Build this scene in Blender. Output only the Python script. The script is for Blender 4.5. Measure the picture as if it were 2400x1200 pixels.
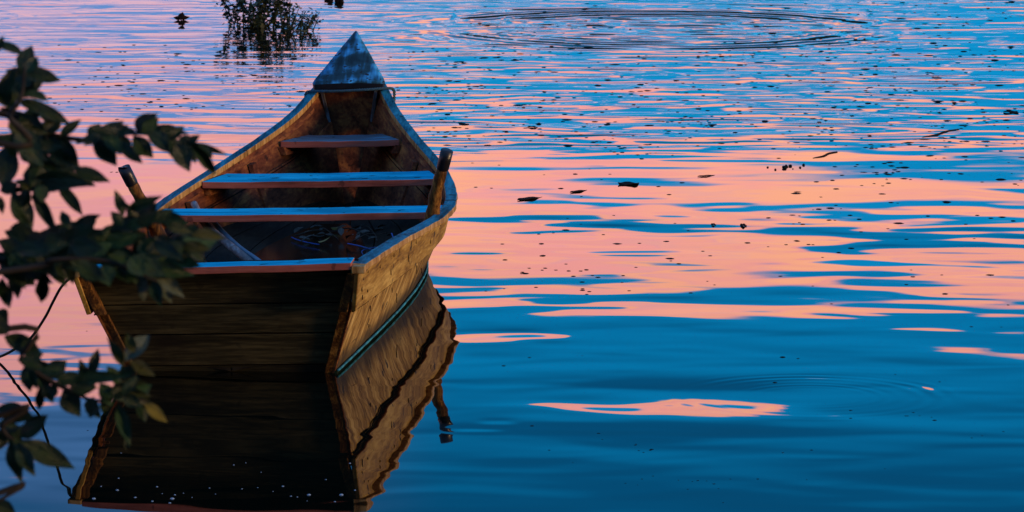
import bpy, bmesh, math, random
from mathutils import Vector, Matrix, Euler

R = math.radians
sc = bpy.context.scene
for o in list(bpy.data.objects):
    bpy.data.objects.remove(o)
COL = sc.collection

# ------------------------------------------------------------------ camera
F_PX, CAM_H = 10500.0, 3.1
PITCH = math.atan(1394.0 / F_PX)
cam_d = bpy.data.cameras.new('camera')
cam = bpy.data.objects.new('camera', cam_d)
COL.objects.link(cam)
cam.location = (0, 0, CAM_H)
cam.rotation_euler = (math.pi / 2 - PITCH, 0, 0)
cam_d.sensor_width = 36.0
cam_d.lens = 36.0 * F_PX / 2400.0
cam_d.clip_start, cam_d.clip_end = 0.1, 9000
cam_d.dof.use_dof = True
cam_d.dof.focus_distance = 21.0
cam_d.dof.aperture_fstop = 17.0
sc.camera = cam

# ------------------------------------------------------------------ exposure
sc.view_settings.view_transform = 'Standard'
sc.view_settings.look = 'None'
sc.view_settings.gamma = 1.0
sc.view_settings.exposure = 0.0
sc.view_settings.use_curve_mapping = False

# ------------------------------------------------------------------ dusk sky
SUN_AZ, SUN_EL = R(109), R(7)       # azimuth from the view direction, to the right


class NT:
    """tiny helper for node trees"""
    def __init__(self, tree):
        self.t = tree
        self.n = tree.nodes
        self.l = tree.links

    def put(self, sock, val):
        if val is None:
            return
        if isinstance(val, bpy.types.NodeSocket):
            self.l.new(val, sock)
        else:
            sock.default_value = val

    def math(self, op, a, b=None, c=None, clamp=False):
        m = self.n.new('ShaderNodeMath')
        m.operation = op
        m.use_clamp = clamp
        for s, v in zip(m.inputs, (a, b, c)):
            self.put(s, v)
        return m.outputs[0]

    def sstep(self, x, lo, hi, a=0.0, b=1.0):
        m = self.n.new('ShaderNodeMapRange')
        m.interpolation_type = 'SMOOTHSTEP'
        for i, v in enumerate((x, lo, hi, a, b)):
            self.put(m.inputs[i], v)
        return m.outputs[0]

    def comb(self, x, y, z=0.0):
        m = self.n.new('ShaderNodeCombineXYZ')
        for s, v in zip(m.inputs, (x, y, z)):
            self.put(s, v)
        return m.outputs[0]

    def sep(self, v):
        m = self.n.new('ShaderNodeSeparateXYZ')
        self.put(m.inputs[0], v)
        return m.outputs

    def noise(self, vec, scale, detail=2.0, rough=0.5, dist=0.0):
        m = self.n.new('ShaderNodeTexNoise')
        self.put(m.inputs['Vector'], vec)
        m.inputs['Scale'].default_value = scale
        m.inputs['Detail'].default_value = detail
        m.inputs['Roughness'].default_value = rough
        m.inputs['Distortion'].default_value = dist
        return m.outputs[0]

    def mix(self, f, a, b, blend='MIX'):
        m = self.n.new('ShaderNodeMix')
        m.data_type = 'RGBA'
        m.blend_type = blend
        self.put(m.inputs[0], f)
        for s, v in ((m.inputs[6], a), (m.inputs[7], b)):
            if isinstance(v, tuple) and len(v) == 3:
                v = v + (1.0,)
            self.put(s, v)
        return m.outputs[2]

    def ramp(self, f, stops, interp='LINEAR'):
        m = self.n.new('ShaderNodeValToRGB')
        r = m.color_ramp
        r.interpolation = interp
        while len(r.elements) < len(stops):
            r.elements.new(0.5)
        for e, (p, c) in zip(r.elements, stops):
            e.position = p
            e.color = (c[0], c[1], c[2], 1.0)
        self.put(m.inputs[0], f)
        return m.outputs[0]

    def mapping(self, vec, scale=(1, 1, 1), loc=(0, 0, 0), rot=(0, 0, 0)):
        m = self.n.new('ShaderNodeMapping')
        self.put(m.inputs['Vector'], vec)
        m.inputs['Scale'].default_value = scale
        m.inputs['Location'].default_value = loc
        m.inputs['Rotation'].default_value = rot
        return m.outputs[0]


def build_world():
    w = bpy.data.worlds.new('World')
    sc.world = w
    w.use_nodes = True
    t = NT(w.node_tree)
    t.n.clear()
    out = t.n.new('ShaderNodeOutputWorld')
    bg = t.n.new('ShaderNodeBackground')
    t.l.new(bg.outputs[0], out.inputs[0])
    tc = t.n.new('ShaderNodeTexCoord')
    d = tc.outputs['Generated']
    x, y, z = t.sep(d)
    el = t.math('MULTIPLY', t.math('ARCSINE', z), 57.2958)
    az = t.math('MULTIPLY', t.math('ARCTAN2', x, y), 57.2958)
    sky = t.n.new('ShaderNodeTexSky')
    sky.sky_type = 'NISHITA'
    sky.sun_disc = False
    sky.sun_elevation = R(4)
    sky.sun_rotation = SUN_AZ
    sky.air_density, sky.dust_density, sky.ozone_density = 1.0, 0.6, 4.0
    # clear evening blue, deepening with height
    blue = t.ramp(t.math('DIVIDE', el, 90.0), [
        (0.0, (0.02, 0.50, 1.02)), (0.06, (0.002, 0.47, 1.04)), (0.088, (0.001, 0.44, 1.00)),
        (0.100, (0.001, 0.38, 0.88)), (0.118, (0.001, 0.205, 0.52)), (0.14, (0.004, 0.20, 0.50)), (0.2, (0.05, 0.24, 0.58)), (0.5, (0.11, 0.28, 0.68)), (1.0, (0.12, 0.28, 0.70))])
    base = t.mix(0.04, blue, t.mix(1.0, sky.outputs[0], (0.12, 0.12, 0.12), 'MULTIPLY'))
    # violet dusk belt, away from the afterglow
    viol = t.math('MULTIPLY', t.sstep(az, -0.6, -4.2), t.sstep(el, 13.0, 7.0))
    base = t.mix(t.math('MULTIPLY', viol, 0.5), base, (0.40, 0.44, 1.02))
    # long pink cloud bank
    vec = t.comb(t.math('MULTIPLY', az, 0.30), t.math('MULTIPLY', el, 1.35), 3.3)
    n1 = t.noise(vec, 1.0, 4.0, 0.55, 0.4)
    vec2 = t.comb(t.math('MULTIPLY', az, 0.42), t.math('MULTIPLY', el, 2.2), 9.1)
    n2 = t.noise(vec2, 1.0, 3.0, 0.5, 0.3)
    lobe = t.math('MULTIPLY', t.sstep(az, -1.8, -5.0), 1.5)
    etop = t.math('ADD', t.math('ADD', 7.95, lobe), t.math('MULTIPLY', t.math('SUBTRACT', n1, 0.5), t.sstep(az, -1.5, -4.5, 1.1, 2.6)))
    ebot = t.math('ADD', t.sstep(az, -1.5, 3.0, 5.9, 6.35), t.math('MULTIPLY', t.math('SUBTRACT', n2, 0.5), 1.0))
    top = t.sstep(t.math('SUBTRACT', etop, el), -0.10, 0.20)
    bot = t.sstep(t.math('SUBTRACT', el, ebot), -0.15, 0.25)
    bank = t.math('MULTIPLY', top, bot)
    # lower streaks of cloud under the bank
    vec3 = t.comb(t.math('MULTIPLY', az, 0.16), t.math('MULTIPLY', el, 2.6), 1.7)
    n3 = t.noise(vec3, 1.0, 4.0, 0.55, 0.2)
    low = t.math('MULTIPLY', t.math('MULTIPLY', t.sstep(n3, t.sstep(az, -3.0, 4.5, 0.47, 0.60), t.sstep(az, -3.0, 4.5, 0.57, 0.68)), t.sstep(el, 6.0, 5.4)), 0.9)
    # thin wisps higher up, all round
    pl = t.math('ADD', t.math('MAXIMUM', z, 0.0), 0.12)
    wv = t.comb(t.math('DIVIDE', x, pl), t.math('DIVIDE', y, pl), 0.0)
    n4 = t.noise(t.mapping(wv, (0.5, 1.1, 1)), 1.0, 5.0, 0.55, 0.5)
    wisps = t.math('MULTIPLY', t.math('MULTIPLY', t.sstep(n4, 0.54, 0.72), t.sstep(el, 15.0, 24.0)), 0.35)
    n5 = t.noise(t.comb(t.math('MULTIPLY', az, 0.35), t.math('MULTIPLY', el, 1.8), 5.0), 1.0, 3.0)
    pink = t.mix(t.sstep(n5, 0.35, 0.66), (1.84, 0.70, 0.66), (2.02, 0.86, 0.52))
    n6 = t.noise(t.comb(t.math('MULTIPLY', az, 0.9), t.math('MULTIPLY', el, 3.4), 8.0), 1.0, 3.0, 0.6)
    pink = t.mix(t.math('MULTIPLY', t.sstep(n6, 0.50, 0.68), 0.28), pink, (1.25, 0.66, 0.92))
    pale = t.mix(t.sstep(el, 6.6, 4.9), pink, (1.36, 0.80, 0.86))
    pale = t.mix(t.math('MULTIPLY', t.sstep(az, -1.2, -3.6), 0.32), pale, (1.12, 0.58, 0.86))
    c = t.mix(low, base, pale)
    c = t.mix(bank, c, pale)
    c = t.mix(wisps, c, (0.85, 0.42, 0.55))
    t.l.new(c, bg.inputs[0])
    bg.inputs[1].default_value = 1.0
    return w


build_world()

sun_d = bpy.data.lights.new('sun', 'SUN')
sun_d.energy = 2.3
sun_d.angle = R(14)
sun_d.color = (1.0, 0.62, 0.30)
sun = bpy.data.objects.new('sun', sun_d)
COL.objects.link(sun)
sdir = Vector((math.sin(SUN_AZ) * math.cos(SUN_EL), math.cos(SUN_AZ) * math.cos(SUN_EL), math.sin(SUN_EL)))
sun.rotation_euler = sdir.to_track_quat('Z', 'Y').to_euler()
sun.location = sdir * 60


# ------------------------------------------------------------------ geometry helpers
def ray(px, py):
    c, s = math.cos(PITCH), math.sin(PITCH)
    a, b = (px - 1200.0) / F_PX, (600.0 - py) / F_PX
    return Vector((a, c + b * s, -s + b * c))


def on_water(px, py, z=0.0):
    d = ray(px, py)
    return Vector((0, 0, CAM_H)) + d * ((z - CAM_H) / d.z)


def at(px, py, Y):
    d = ray(px, py)
    return Vector((0, 0, CAM_H)) + d * (Y / d.y)


def new_obj(name, me, mat=None, parent=None):
    o = bpy.data.objects.new(name, me)
    COL.objects.link(o)
    if mat is not None:
        for m in (mat if isinstance(mat, (list, tuple)) else [mat]):
            me.materials.append(m)
    if parent:
        o.parent = parent
    return o


def mesh(name, vs, fs, mat=None, parent=None, smooth=False, fix=True):
    me = bpy.data.meshes.new(name)
    me.from_pydata([tuple(v) for v in vs], [], [tuple(f) for f in fs])
    if fix:
        bm = bmesh.new()
        bm.from_mesh(me)
        bmesh.ops.recalc_face_normals(bm, faces=bm.faces)
        bm.to_mesh(me)
        bm.free()
    if smooth:
        for p in me.polygons:
            p.use_smooth = True
    me.update()
    return new_obj(name, me, mat, parent)


def empty(name, loc, rot=(0, 0, 0)):
    o = bpy.data.objects.new(name, None)
    COL.objects.link(o)
    o.location, o.rotation_euler = loc, rot
    o.empty_display_size = 0.1
    return o


def tag(o, label=None, cat=None, group=None, kind=None):
    for k, v in (('label', label), ('category', cat), ('group', group), ('kind', kind)):
        if v:
            o[k] = v
    return o


def bevel(o, w=0.004, seg=2):
    m = o.modifiers.new('bevel', 'BEVEL')
    m.width, m.segments, m.limit_method, m.angle_limit = w, seg, 'ANGLE', R(40)
    m.harden_normals = False
    return o


def section_sweep(rows, cap=True):
    """rows: list of rings with the same number of points -> verts, faces"""
    n = len(rows[0])
    vs = [p for r in rows for p in r]
    fs = []
    for i in range(len(rows) - 1):
        for j in range(n):
            k = (j + 1) % n
            fs.append((i * n + j, i * n + k, (i + 1) * n + k, (i + 1) * n + j))
    if cap:
        fs.append(tuple(range(n))[::-1])
        b = (len(rows) - 1) * n
        fs.append(tuple(b + j for j in range(n)))
    return vs, fs


def frames(pts):
    out = []
    up = Vector((0, 0, 1))
    for i, p in enumerate(pts):
        t = (pts[min(i + 1, len(pts) - 1)] - pts[max(i - 1, 0)]).normalized()
        u = up if abs(t.z) < 0.95 else Vector((1, 0, 0))
        a = t.cross(u).normalized()
        out.append((t, a, a.cross(t).normalized()))
    return out


def tube_data(pts, rad, n=10):
    pts = [Vector(p) for p in pts]
    rows = []
    for i, (p, (t, a, b)) in enumerate(zip(pts, frames(pts))):
        r = rad[i] if isinstance(rad, (list, tuple)) else rad
        rows.append([p + (a * math.cos(2 * math.pi * j / n) + b * math.sin(2 * math.pi * j / n)) * r for j in range(n)])
    return section_sweep(rows)


def tube(name, pts, rad, mat, parent=None, n=10):
    return mesh(name, *tube_data(pts, rad, n), mat, parent, smooth=True)


def rope_mesh(name, pts, r, mat, parent=None, twist=26.0, strands=3, n=6):
    """laid rope: strands twisted round the path"""
    pts = resample(pts, max(8, int(polylen(pts) / (0.9 / twist * 0.35))))
    fr = frames(pts)
    vs, fs = [], []
    acc = 0.0
    ang = []
    for i in range(len(pts)):
        if i:
            acc += (pts[i] - pts[i - 1]).length
        ang.append(acc * twist * 2 * math.pi)
    for s in range(strands):
        line = []
        for p, (t, a, b), w in zip(pts, fr, ang):
            q = w + 2 * math.pi * s / strands
            line.append(p + (a * math.cos(q) + b * math.sin(q)) * r * 0.52)
        v, f = tube_data(line, r * 0.56, n)
        k = len(vs)
        vs += v
        fs += [tuple(i + k for i in ff) for ff in f]
    return mesh(name, vs, fs, mat, parent, smooth=True)


def polylen(pts):
    return sum((Vector(b) - Vector(a)).length for a, b in zip(pts[:-1], pts[1:]))


def catmull(pts, per=8):
    pts = [Vector(p) for p in pts]
    P = [pts[0] * 2 - pts[1]] + pts + [pts[-1] * 2 - pts[-2]]
    out = []
    for i in range(1, len(P) - 2):
        for k in range(per):
            t = k / per
            p0, p1, p2, p3 = P[i - 1:i + 3]
            out.append(0.5 * ((2 * p1) + (p2 - p0) * t + (2 * p0 - 5 * p1 + 4 * p2 - p3) * t * t + (3 * p1 - p0 - 3 * p2 + p3) * t ** 3))
    out.append(pts[-1])
    return out


def resample(pts, n):
    pts = [Vector(p) for p in pts]
    L = [0.0]
    for a, b in zip(pts[:-1], pts[1:]):
        L.append(L[-1] + (b - a).length)
    out, j = [], 0
    for i in range(n + 1):
        s = L[-1] * i / n
        while j < len(L) - 2 and L[j + 1] < s:
            j += 1
        d = L[j + 1] - L[j]
        out.append(pts[j].lerp(pts[j + 1], (s - L[j]) / d if d else 0))
    return out


def interp(tab, x):
    if x <= tab[0][0]:
        return tab[0][1]
    for (a, fa), (b, fb) in zip(tab[:-1], tab[1:]):
        if x <= b:
            t = (x - a) / (b - a)
            return fa + (fb - fa) * t
    return tab[-1][1]


def smooth_tab(tab, n=140):
    """table (x, y...) -> finely sampled smooth tables, one for each y"""
    k = len(tab[0]) - 1
    xs = [tab[0][0] + (tab[-1][0] - tab[0][0]) * i / n for i in range(n + 1)]
    res = []
    for c in range(k):
        ys = [interp([(r[0], r[c + 1]) for r in tab], x) for x in xs]
        for _ in range(6):
            ys = [ys[0]] + [(ys[i - 1] + 2 * ys[i] + ys[i + 1]) / 4 for i in range(1, n)] + [ys[-1]]
        res.append(list(zip(xs, ys)))
    return res


# ------------------------------------------------------------------ materials
def new_mat(name):
    m = bpy.data.materials.new(name)
    m.use_nodes = True
    t = NT(m.node_tree)
    b = t.n.get('Principled BSDF')
    return m, t, b


def bump(t, b, h, dist=0.003, strength=1.0):
    n = t.n.new('ShaderNodeBump')
    n.inputs['Distance'].default_value = dist
    n.inputs['Strength'].default_value = strength
    t.l.new(h, n.inputs['Height'])
    t.l.new(n.outputs[0], b.inputs['Normal'])


def wood(name, dark, mid, light, axis='y', rough=0.6, stain=0.5, stain_col=(0.03, 0.02, 0.012), spots=0.0,
         grain=1.0, spec=0.12, scratch=None, relief=0.0016, wet=False):
    m, t, b = new_mat(name)
    tc = t.n.new('ShaderNodeTexCoord').outputs['Object']
    info = t.n.new('ShaderNodeObjectInfo').outputs['Random']
    off = t.comb(t.math('MULTIPLY', info, 17.0), t.math('MULTIPLY', info, 31.0), t.math('MULTIPLY', info, 11.0))
    va = t.n.new('ShaderNodeVectorMath')
    va.operation = 'ADD'
    t.l.new(tc, va.inputs[0])
    t.l.new(off, va.inputs[1])
    v = va.outputs[0]
    s = {'x': (1.1, 11, 11), 'y': (11, 1.1, 11), 'z': (11, 11, 1.5)}[axis]
    fine = tuple(a * 6 for a in s)
    g1 = t.noise(t.mapping(v, s), 1.0 * grain, 5.0, 0.6, 0.7)
    g2 = t.noise(t.mapping(v, fine), 1.0 * grain, 3.0, 0.6, 0.3)
    g = t.math('ADD', t.math('MULTIPLY', g1, 0.65), t.math('MULTIPLY', g2, 0.35))
    c = t.ramp(g, [(0.36, dark), (0.49, mid), (0.63, light)])
    big = t.noise(v, 1.7, 5.0, 0.62, 0.5)
    c = t.mix(t.math('MULTIPLY', t.sstep(big, 0.50, 0.70), stain), c, stain_col)
    if spots:
        sp = t.noise(t.mapping(v, (14, 14, 14)), 1.0, 2.0, 0.5)
        c = t.mix(t.math('MULTIPLY', t.sstep(sp, 0.665, 0.70), spots), c, (0.012, 0.010, 0.008))
    if scratch:
        q = t.noise(t.mapping(v, tuple(a * 2.3 for a in s)), 1.0, 6.0, 0.7, 1.2)
        c = t.mix(t.math('MULTIPLY', t.sstep(q, 0.58, 0.70), 0.75), c, scratch)
    if wet:     # tide mark left by the water
        zz = t.math('ADD', t.sep(tc)[2], t.math('MULTIPLY', t.math('SUBTRACT', big, 0.5), -0.22))
        c = t.mix(t.sstep(zz, 0.13, 0.03, 0.0, 0.85), c, (0.035, 0.026, 0.012))
    t.l.new(c, b.inputs['Base Color'])
    rr = t.math('ADD', rough - 0.12, t.math('MULTIPLY', big, 0.24))
    t.l.new(rr, b.inputs['Roughness'])
    b.inputs['Specular IOR Level'].default_value = spec
    bump(t, b, g, relief * 4, 0.6)
    return m


def plain(name, col, rough=0.6, spec=0.4, var=0.35, scale=8.0, relief=0.002):
    m, t, b = new_mat(name)
    tc = t.n.new('ShaderNodeTexCoord').outputs['Object']
    n = t.noise(tc, scale, 5.0, 0.6)
    c = t.mix(t.sstep(n, 0.3, 0.7), tuple(k * (1 - var) for k in col), tuple(min(1, k * (1 + var)) for k in col))
    t.l.new(c, b.inputs['Base Color'])
    b.inputs['Roughness'].default_value = rough
    b.inputs['Specular IOR Level'].default_value = spec
    if relief:
        bump(t, b, n, relief)
    return m


M = {}
M['hull'] = wood('hull_wood', (0.11, 0.050, 0.011), (0.37, 0.215, 0.046), (0.62, 0.42, 0.12), 'y', 0.6, 0.65,
                 (0.11, 0.055, 0.02), 1.0, 1.0)
M['hull_low'] = wood('hull_wood_low', (0.08, 0.040, 0.010), (0.35, 0.205, 0.05), (0.68, 0.48, 0.17), 'z', 0.6, 0.7,
                     (0.085, 0.045, 0.018), 0.9, 1.0, wet=True)
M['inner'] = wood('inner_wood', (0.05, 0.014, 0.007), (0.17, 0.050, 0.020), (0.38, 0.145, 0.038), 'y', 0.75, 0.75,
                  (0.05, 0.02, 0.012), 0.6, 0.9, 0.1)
M['rail_top'] = wood('sky_tinted_weathered_rail_wood', (0.006, 0.04, 0.055), (0.012, 0.15, 0.21), (0.03, 0.30, 0.41), 'y', 0.75, 0.5,  # upward faces of the gunwale carry the sky's blue in their colour
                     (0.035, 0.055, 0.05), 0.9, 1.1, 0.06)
M['rail_edge'] = wood('rail_edge_wood', (0.16, 0.075, 0.02), (0.42, 0.23, 0.065), (0.66, 0.43, 0.17), 'z', 0.6, 0.5,
                      (0.08, 0.04, 0.015), 0.6, 1.6)
M['seat_top'] = wood('sky_tinted_worn_seat_wood', (0.006, 0.20, 0.30), (0.010, 0.46, 0.66), (0.03, 0.64, 0.85), 'x', 0.85, 0.55,  # blue of the overhead sky put into the seat tops' colour
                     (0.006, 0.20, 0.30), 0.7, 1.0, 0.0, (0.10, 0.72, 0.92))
M['seat_dull'] = wood('dull_seat_wood', (0.03, 0.05, 0.06), (0.10, 0.13, 0.15), (0.10, 0.30, 0.40), 'x', 0.85, 0.6,
                      (0.10, 0.04, 0.03), 0.6, 1.0, 0.03)
M['seat_edge'] = wood('red_seat_edge', (0.20, 0.055, 0.036), (0.38, 0.105, 0.068), (0.50, 0.16, 0.105), 'x', 0.7, 0.5,
                      (0.11, 0.03, 0.02), 0.5, 1.0, 0.1)
M['transom'] = wood('dark_transom_wood', (0.015, 0.013, 0.007), (0.052, 0.043, 0.019), (0.15, 0.12, 0.05), 'x', 0.6, 0.7,
                    (0.018, 0.011, 0.008), 0.3, 1.0, 0.25)
M['post'] = wood('stake_wood', (0.022, 0.011, 0.006), (0.13, 0.052, 0.013), (0.42, 0.20, 0.04), 'z', 0.6, 0.9,
                 (0.025, 0.02, 0.018), 0.8, 2.0)
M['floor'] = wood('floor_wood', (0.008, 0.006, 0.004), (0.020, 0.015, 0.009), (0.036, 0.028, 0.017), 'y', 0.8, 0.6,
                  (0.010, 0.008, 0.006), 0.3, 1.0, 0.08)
M['twig'] = plain('bare_twig', (0.06, 0.045, 0.032), 0.8, 0.1, 0.4, 30)
M['rubber'] = plain('black_rubber', (0.010, 0.009, 0.010), 0.38, 0.5, 0.3, 20)
M['pole_a'] = wood('grey_pole_wood', (0.10, 0.10, 0.10), (0.22, 0.17, 0.15), (0.42, 0.40, 0.38), 'y', 0.5, 0.6,
                   (0.09, 0.04, 0.03), 0.4, 1.0)
M['pole_b'] = plain('blue_grey_pole', (0.09, 0.15, 0.20), 0.4, 0.5, 0.4, 6)
M['rope'] = plain('blue_green_rope', (0.03, 0.085, 0.11), 0.7, 0.3, 0.35, 30)
M['rope_tan'] = plain('tan_rope', (0.045, 0.038, 0.020), 0.8, 0.2, 0.4, 40)
M['cord'] = plain('blue_cord', (0.03, 0.13, 0.50), 0.5, 0.4, 0.2, 30, 0)
M['strip'] = plain('wet_rub_strip', (0.04, 0.24, 0.30), 0.5, 0.15, 0.5, 14)
M['weed'] = plain('waterline_weed', (0.010, 0.018, 0.010), 0.9, 0.03, 0.6, 20)
M['mud'] = plain('bilge_mud_water', (0.012, 0.011, 0.008), 0.12, 0.4, 0.4, 5, 0.0006)
M['dry_leaf'] = plain('dry_leaf', (0.095, 0.09, 0.07), 0.6, 0.3, 0.5, 25)
M['dry_leaf2'] = plain('yellow_dry_leaf', (0.30, 0.20, 0.05), 0.6, 0.3, 0.4, 25)
M['fleck'] = plain('dark_fleck', (0.008, 0.011, 0.013), 0.9, 0.06, 0.5, 40, 0)
M['floatleaf'] = plain('dark_floating_leaf', (0.016, 0.011, 0.009), 0.9, 0.06, 0.4, 40, 0)
M['foam'] = plain('foam_bubble', (0.30, 0.36, 0.40), 0.15, 0.6, 0.1, 40, 0)
M['seam_black'] = plain('black_seam_shade', (0.010, 0.008, 0.007), 0.95, 0.02, 0.3, 20, 0)  # also colours the drawn shadow line under the strake lap
M['nail'] = plain('rusty_nail', (0.022, 0.012, 0.008), 0.8, 0.1, 0.5, 60, 0)
M['bark'] = wood('branch_bark', (0.010, 0.008, 0.006), (0.028, 0.022, 0.016), (0.05, 0.04, 0.03), 'x', 0.8, 0.4)
M['plant'] = plain('marsh_plant', (0.022, 0.034, 0.010), 0.6, 0.3, 0.6, 12, 0)
M['plant_l'] = plain('marsh_plant_pale', (0.085, 0.085, 0.030), 0.6, 0.3, 0.5, 12, 0)


def leaf_mat(name, col, edge, rough=0.42):
    m, t, b = new_mat(name)
    tc = t.n.new('ShaderNodeTexCoord').outputs['Object']
    info = t.n.new('ShaderNodeObjectInfo').outputs['Random']
    n = t.noise(tc, 3.0, 4.0, 0.6)
    x, y, z = t.sep(tc)
    veins = t.math('SINE', t.math('MULTIPLY', t.math('ADD', y, t.math('MULTIPLY', t.math('ABSOLUTE', x), -0.9)), 70.0))
    c = t.mix(t.sstep(n, 0.38, 0.68), col, edge)
    c = t.mix(t.math('MULTIPLY', info, 0.55), c, tuple(k * 0.45 for k in col))
    mid = t.sstep(t.math('ABSOLUTE', x), 0.022, 0.004)
    c = t.mix(t.math('MULTIPLY', mid, 0.5), c, tuple(min(1, k * 2.0) for k in edge))
    t.l.new(c, b.inputs['Base Color'])
    b.inputs['Roughness'].default_value = rough - 0.06
    b.inputs['Specular IOR Level'].default_value = 0.45
    bump(t, b, t.math('ADD', n, t.math('MULTIPLY', veins, 0.08)), 0.02, 0.6)
    return m


LEAF = [leaf_mat('leaf_dark_green', (0.009, 0.026, 0.007), (0.020, 0.052, 0.013)),
        leaf_mat('leaf_green', (0.018, 0.054, 0.013), (0.040, 0.090, 0.020)),
        leaf_mat('leaf_olive', (0.042, 0.054, 0.008), (0.10, 0.090, 0.012)),
        leaf_mat('leaf_pale', (0.085, 0.12, 0.070), (0.17, 0.19, 0.12), 0.5),
        leaf_mat('leaf_yellow', (0.20, 0.15, 0.012), (0.30, 0.22, 0.02), 0.5)]


def bow_cap_mat():
    m, t, b = new_mat('stained_bow_cap')
    tc = t.n.new('ShaderNodeTexCoord').outputs['Object']
    v = t.mapping(tc, (30, 4.0, 4.0), (0.9, 0.2, 0.0))
    q = t.noise(v, 1.0, 2.0, 0.5, 0.2)
    blob = t.noise(tc, 8.5, 2.0, 0.5, 0.2)
    pat = t.math('ADD', t.math('MULTIPLY', q, 0.45), t.math('MULTIPLY', blob, 0.55))
    c = t.ramp(pat, [(0.38, (0.008, 0.028, 0.035)), (0.48, (0.016, 0.065, 0.085)), (0.55, (0.028, 0.19, 0.34)), (0.65, (0.07, 0.46, 0.78))])
    sp = t.noise(tc, 34.0, 1.0, 0.5)
    c = t.mix(t.sstep(sp, 0.66, 0.69), c, (0.02, 0.02, 0.02))
    x, y, z = t.sep(tc)
    t.l.new(c, b.inputs['Base Color'])
    b.inputs['Roughness'].default_value = 0.6
    b.inputs['Specular IOR Level'].default_value = 0.15
    bump(t, b, pat, 0.004)
    return m


M['cap'] = bow_cap_mat()


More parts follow.
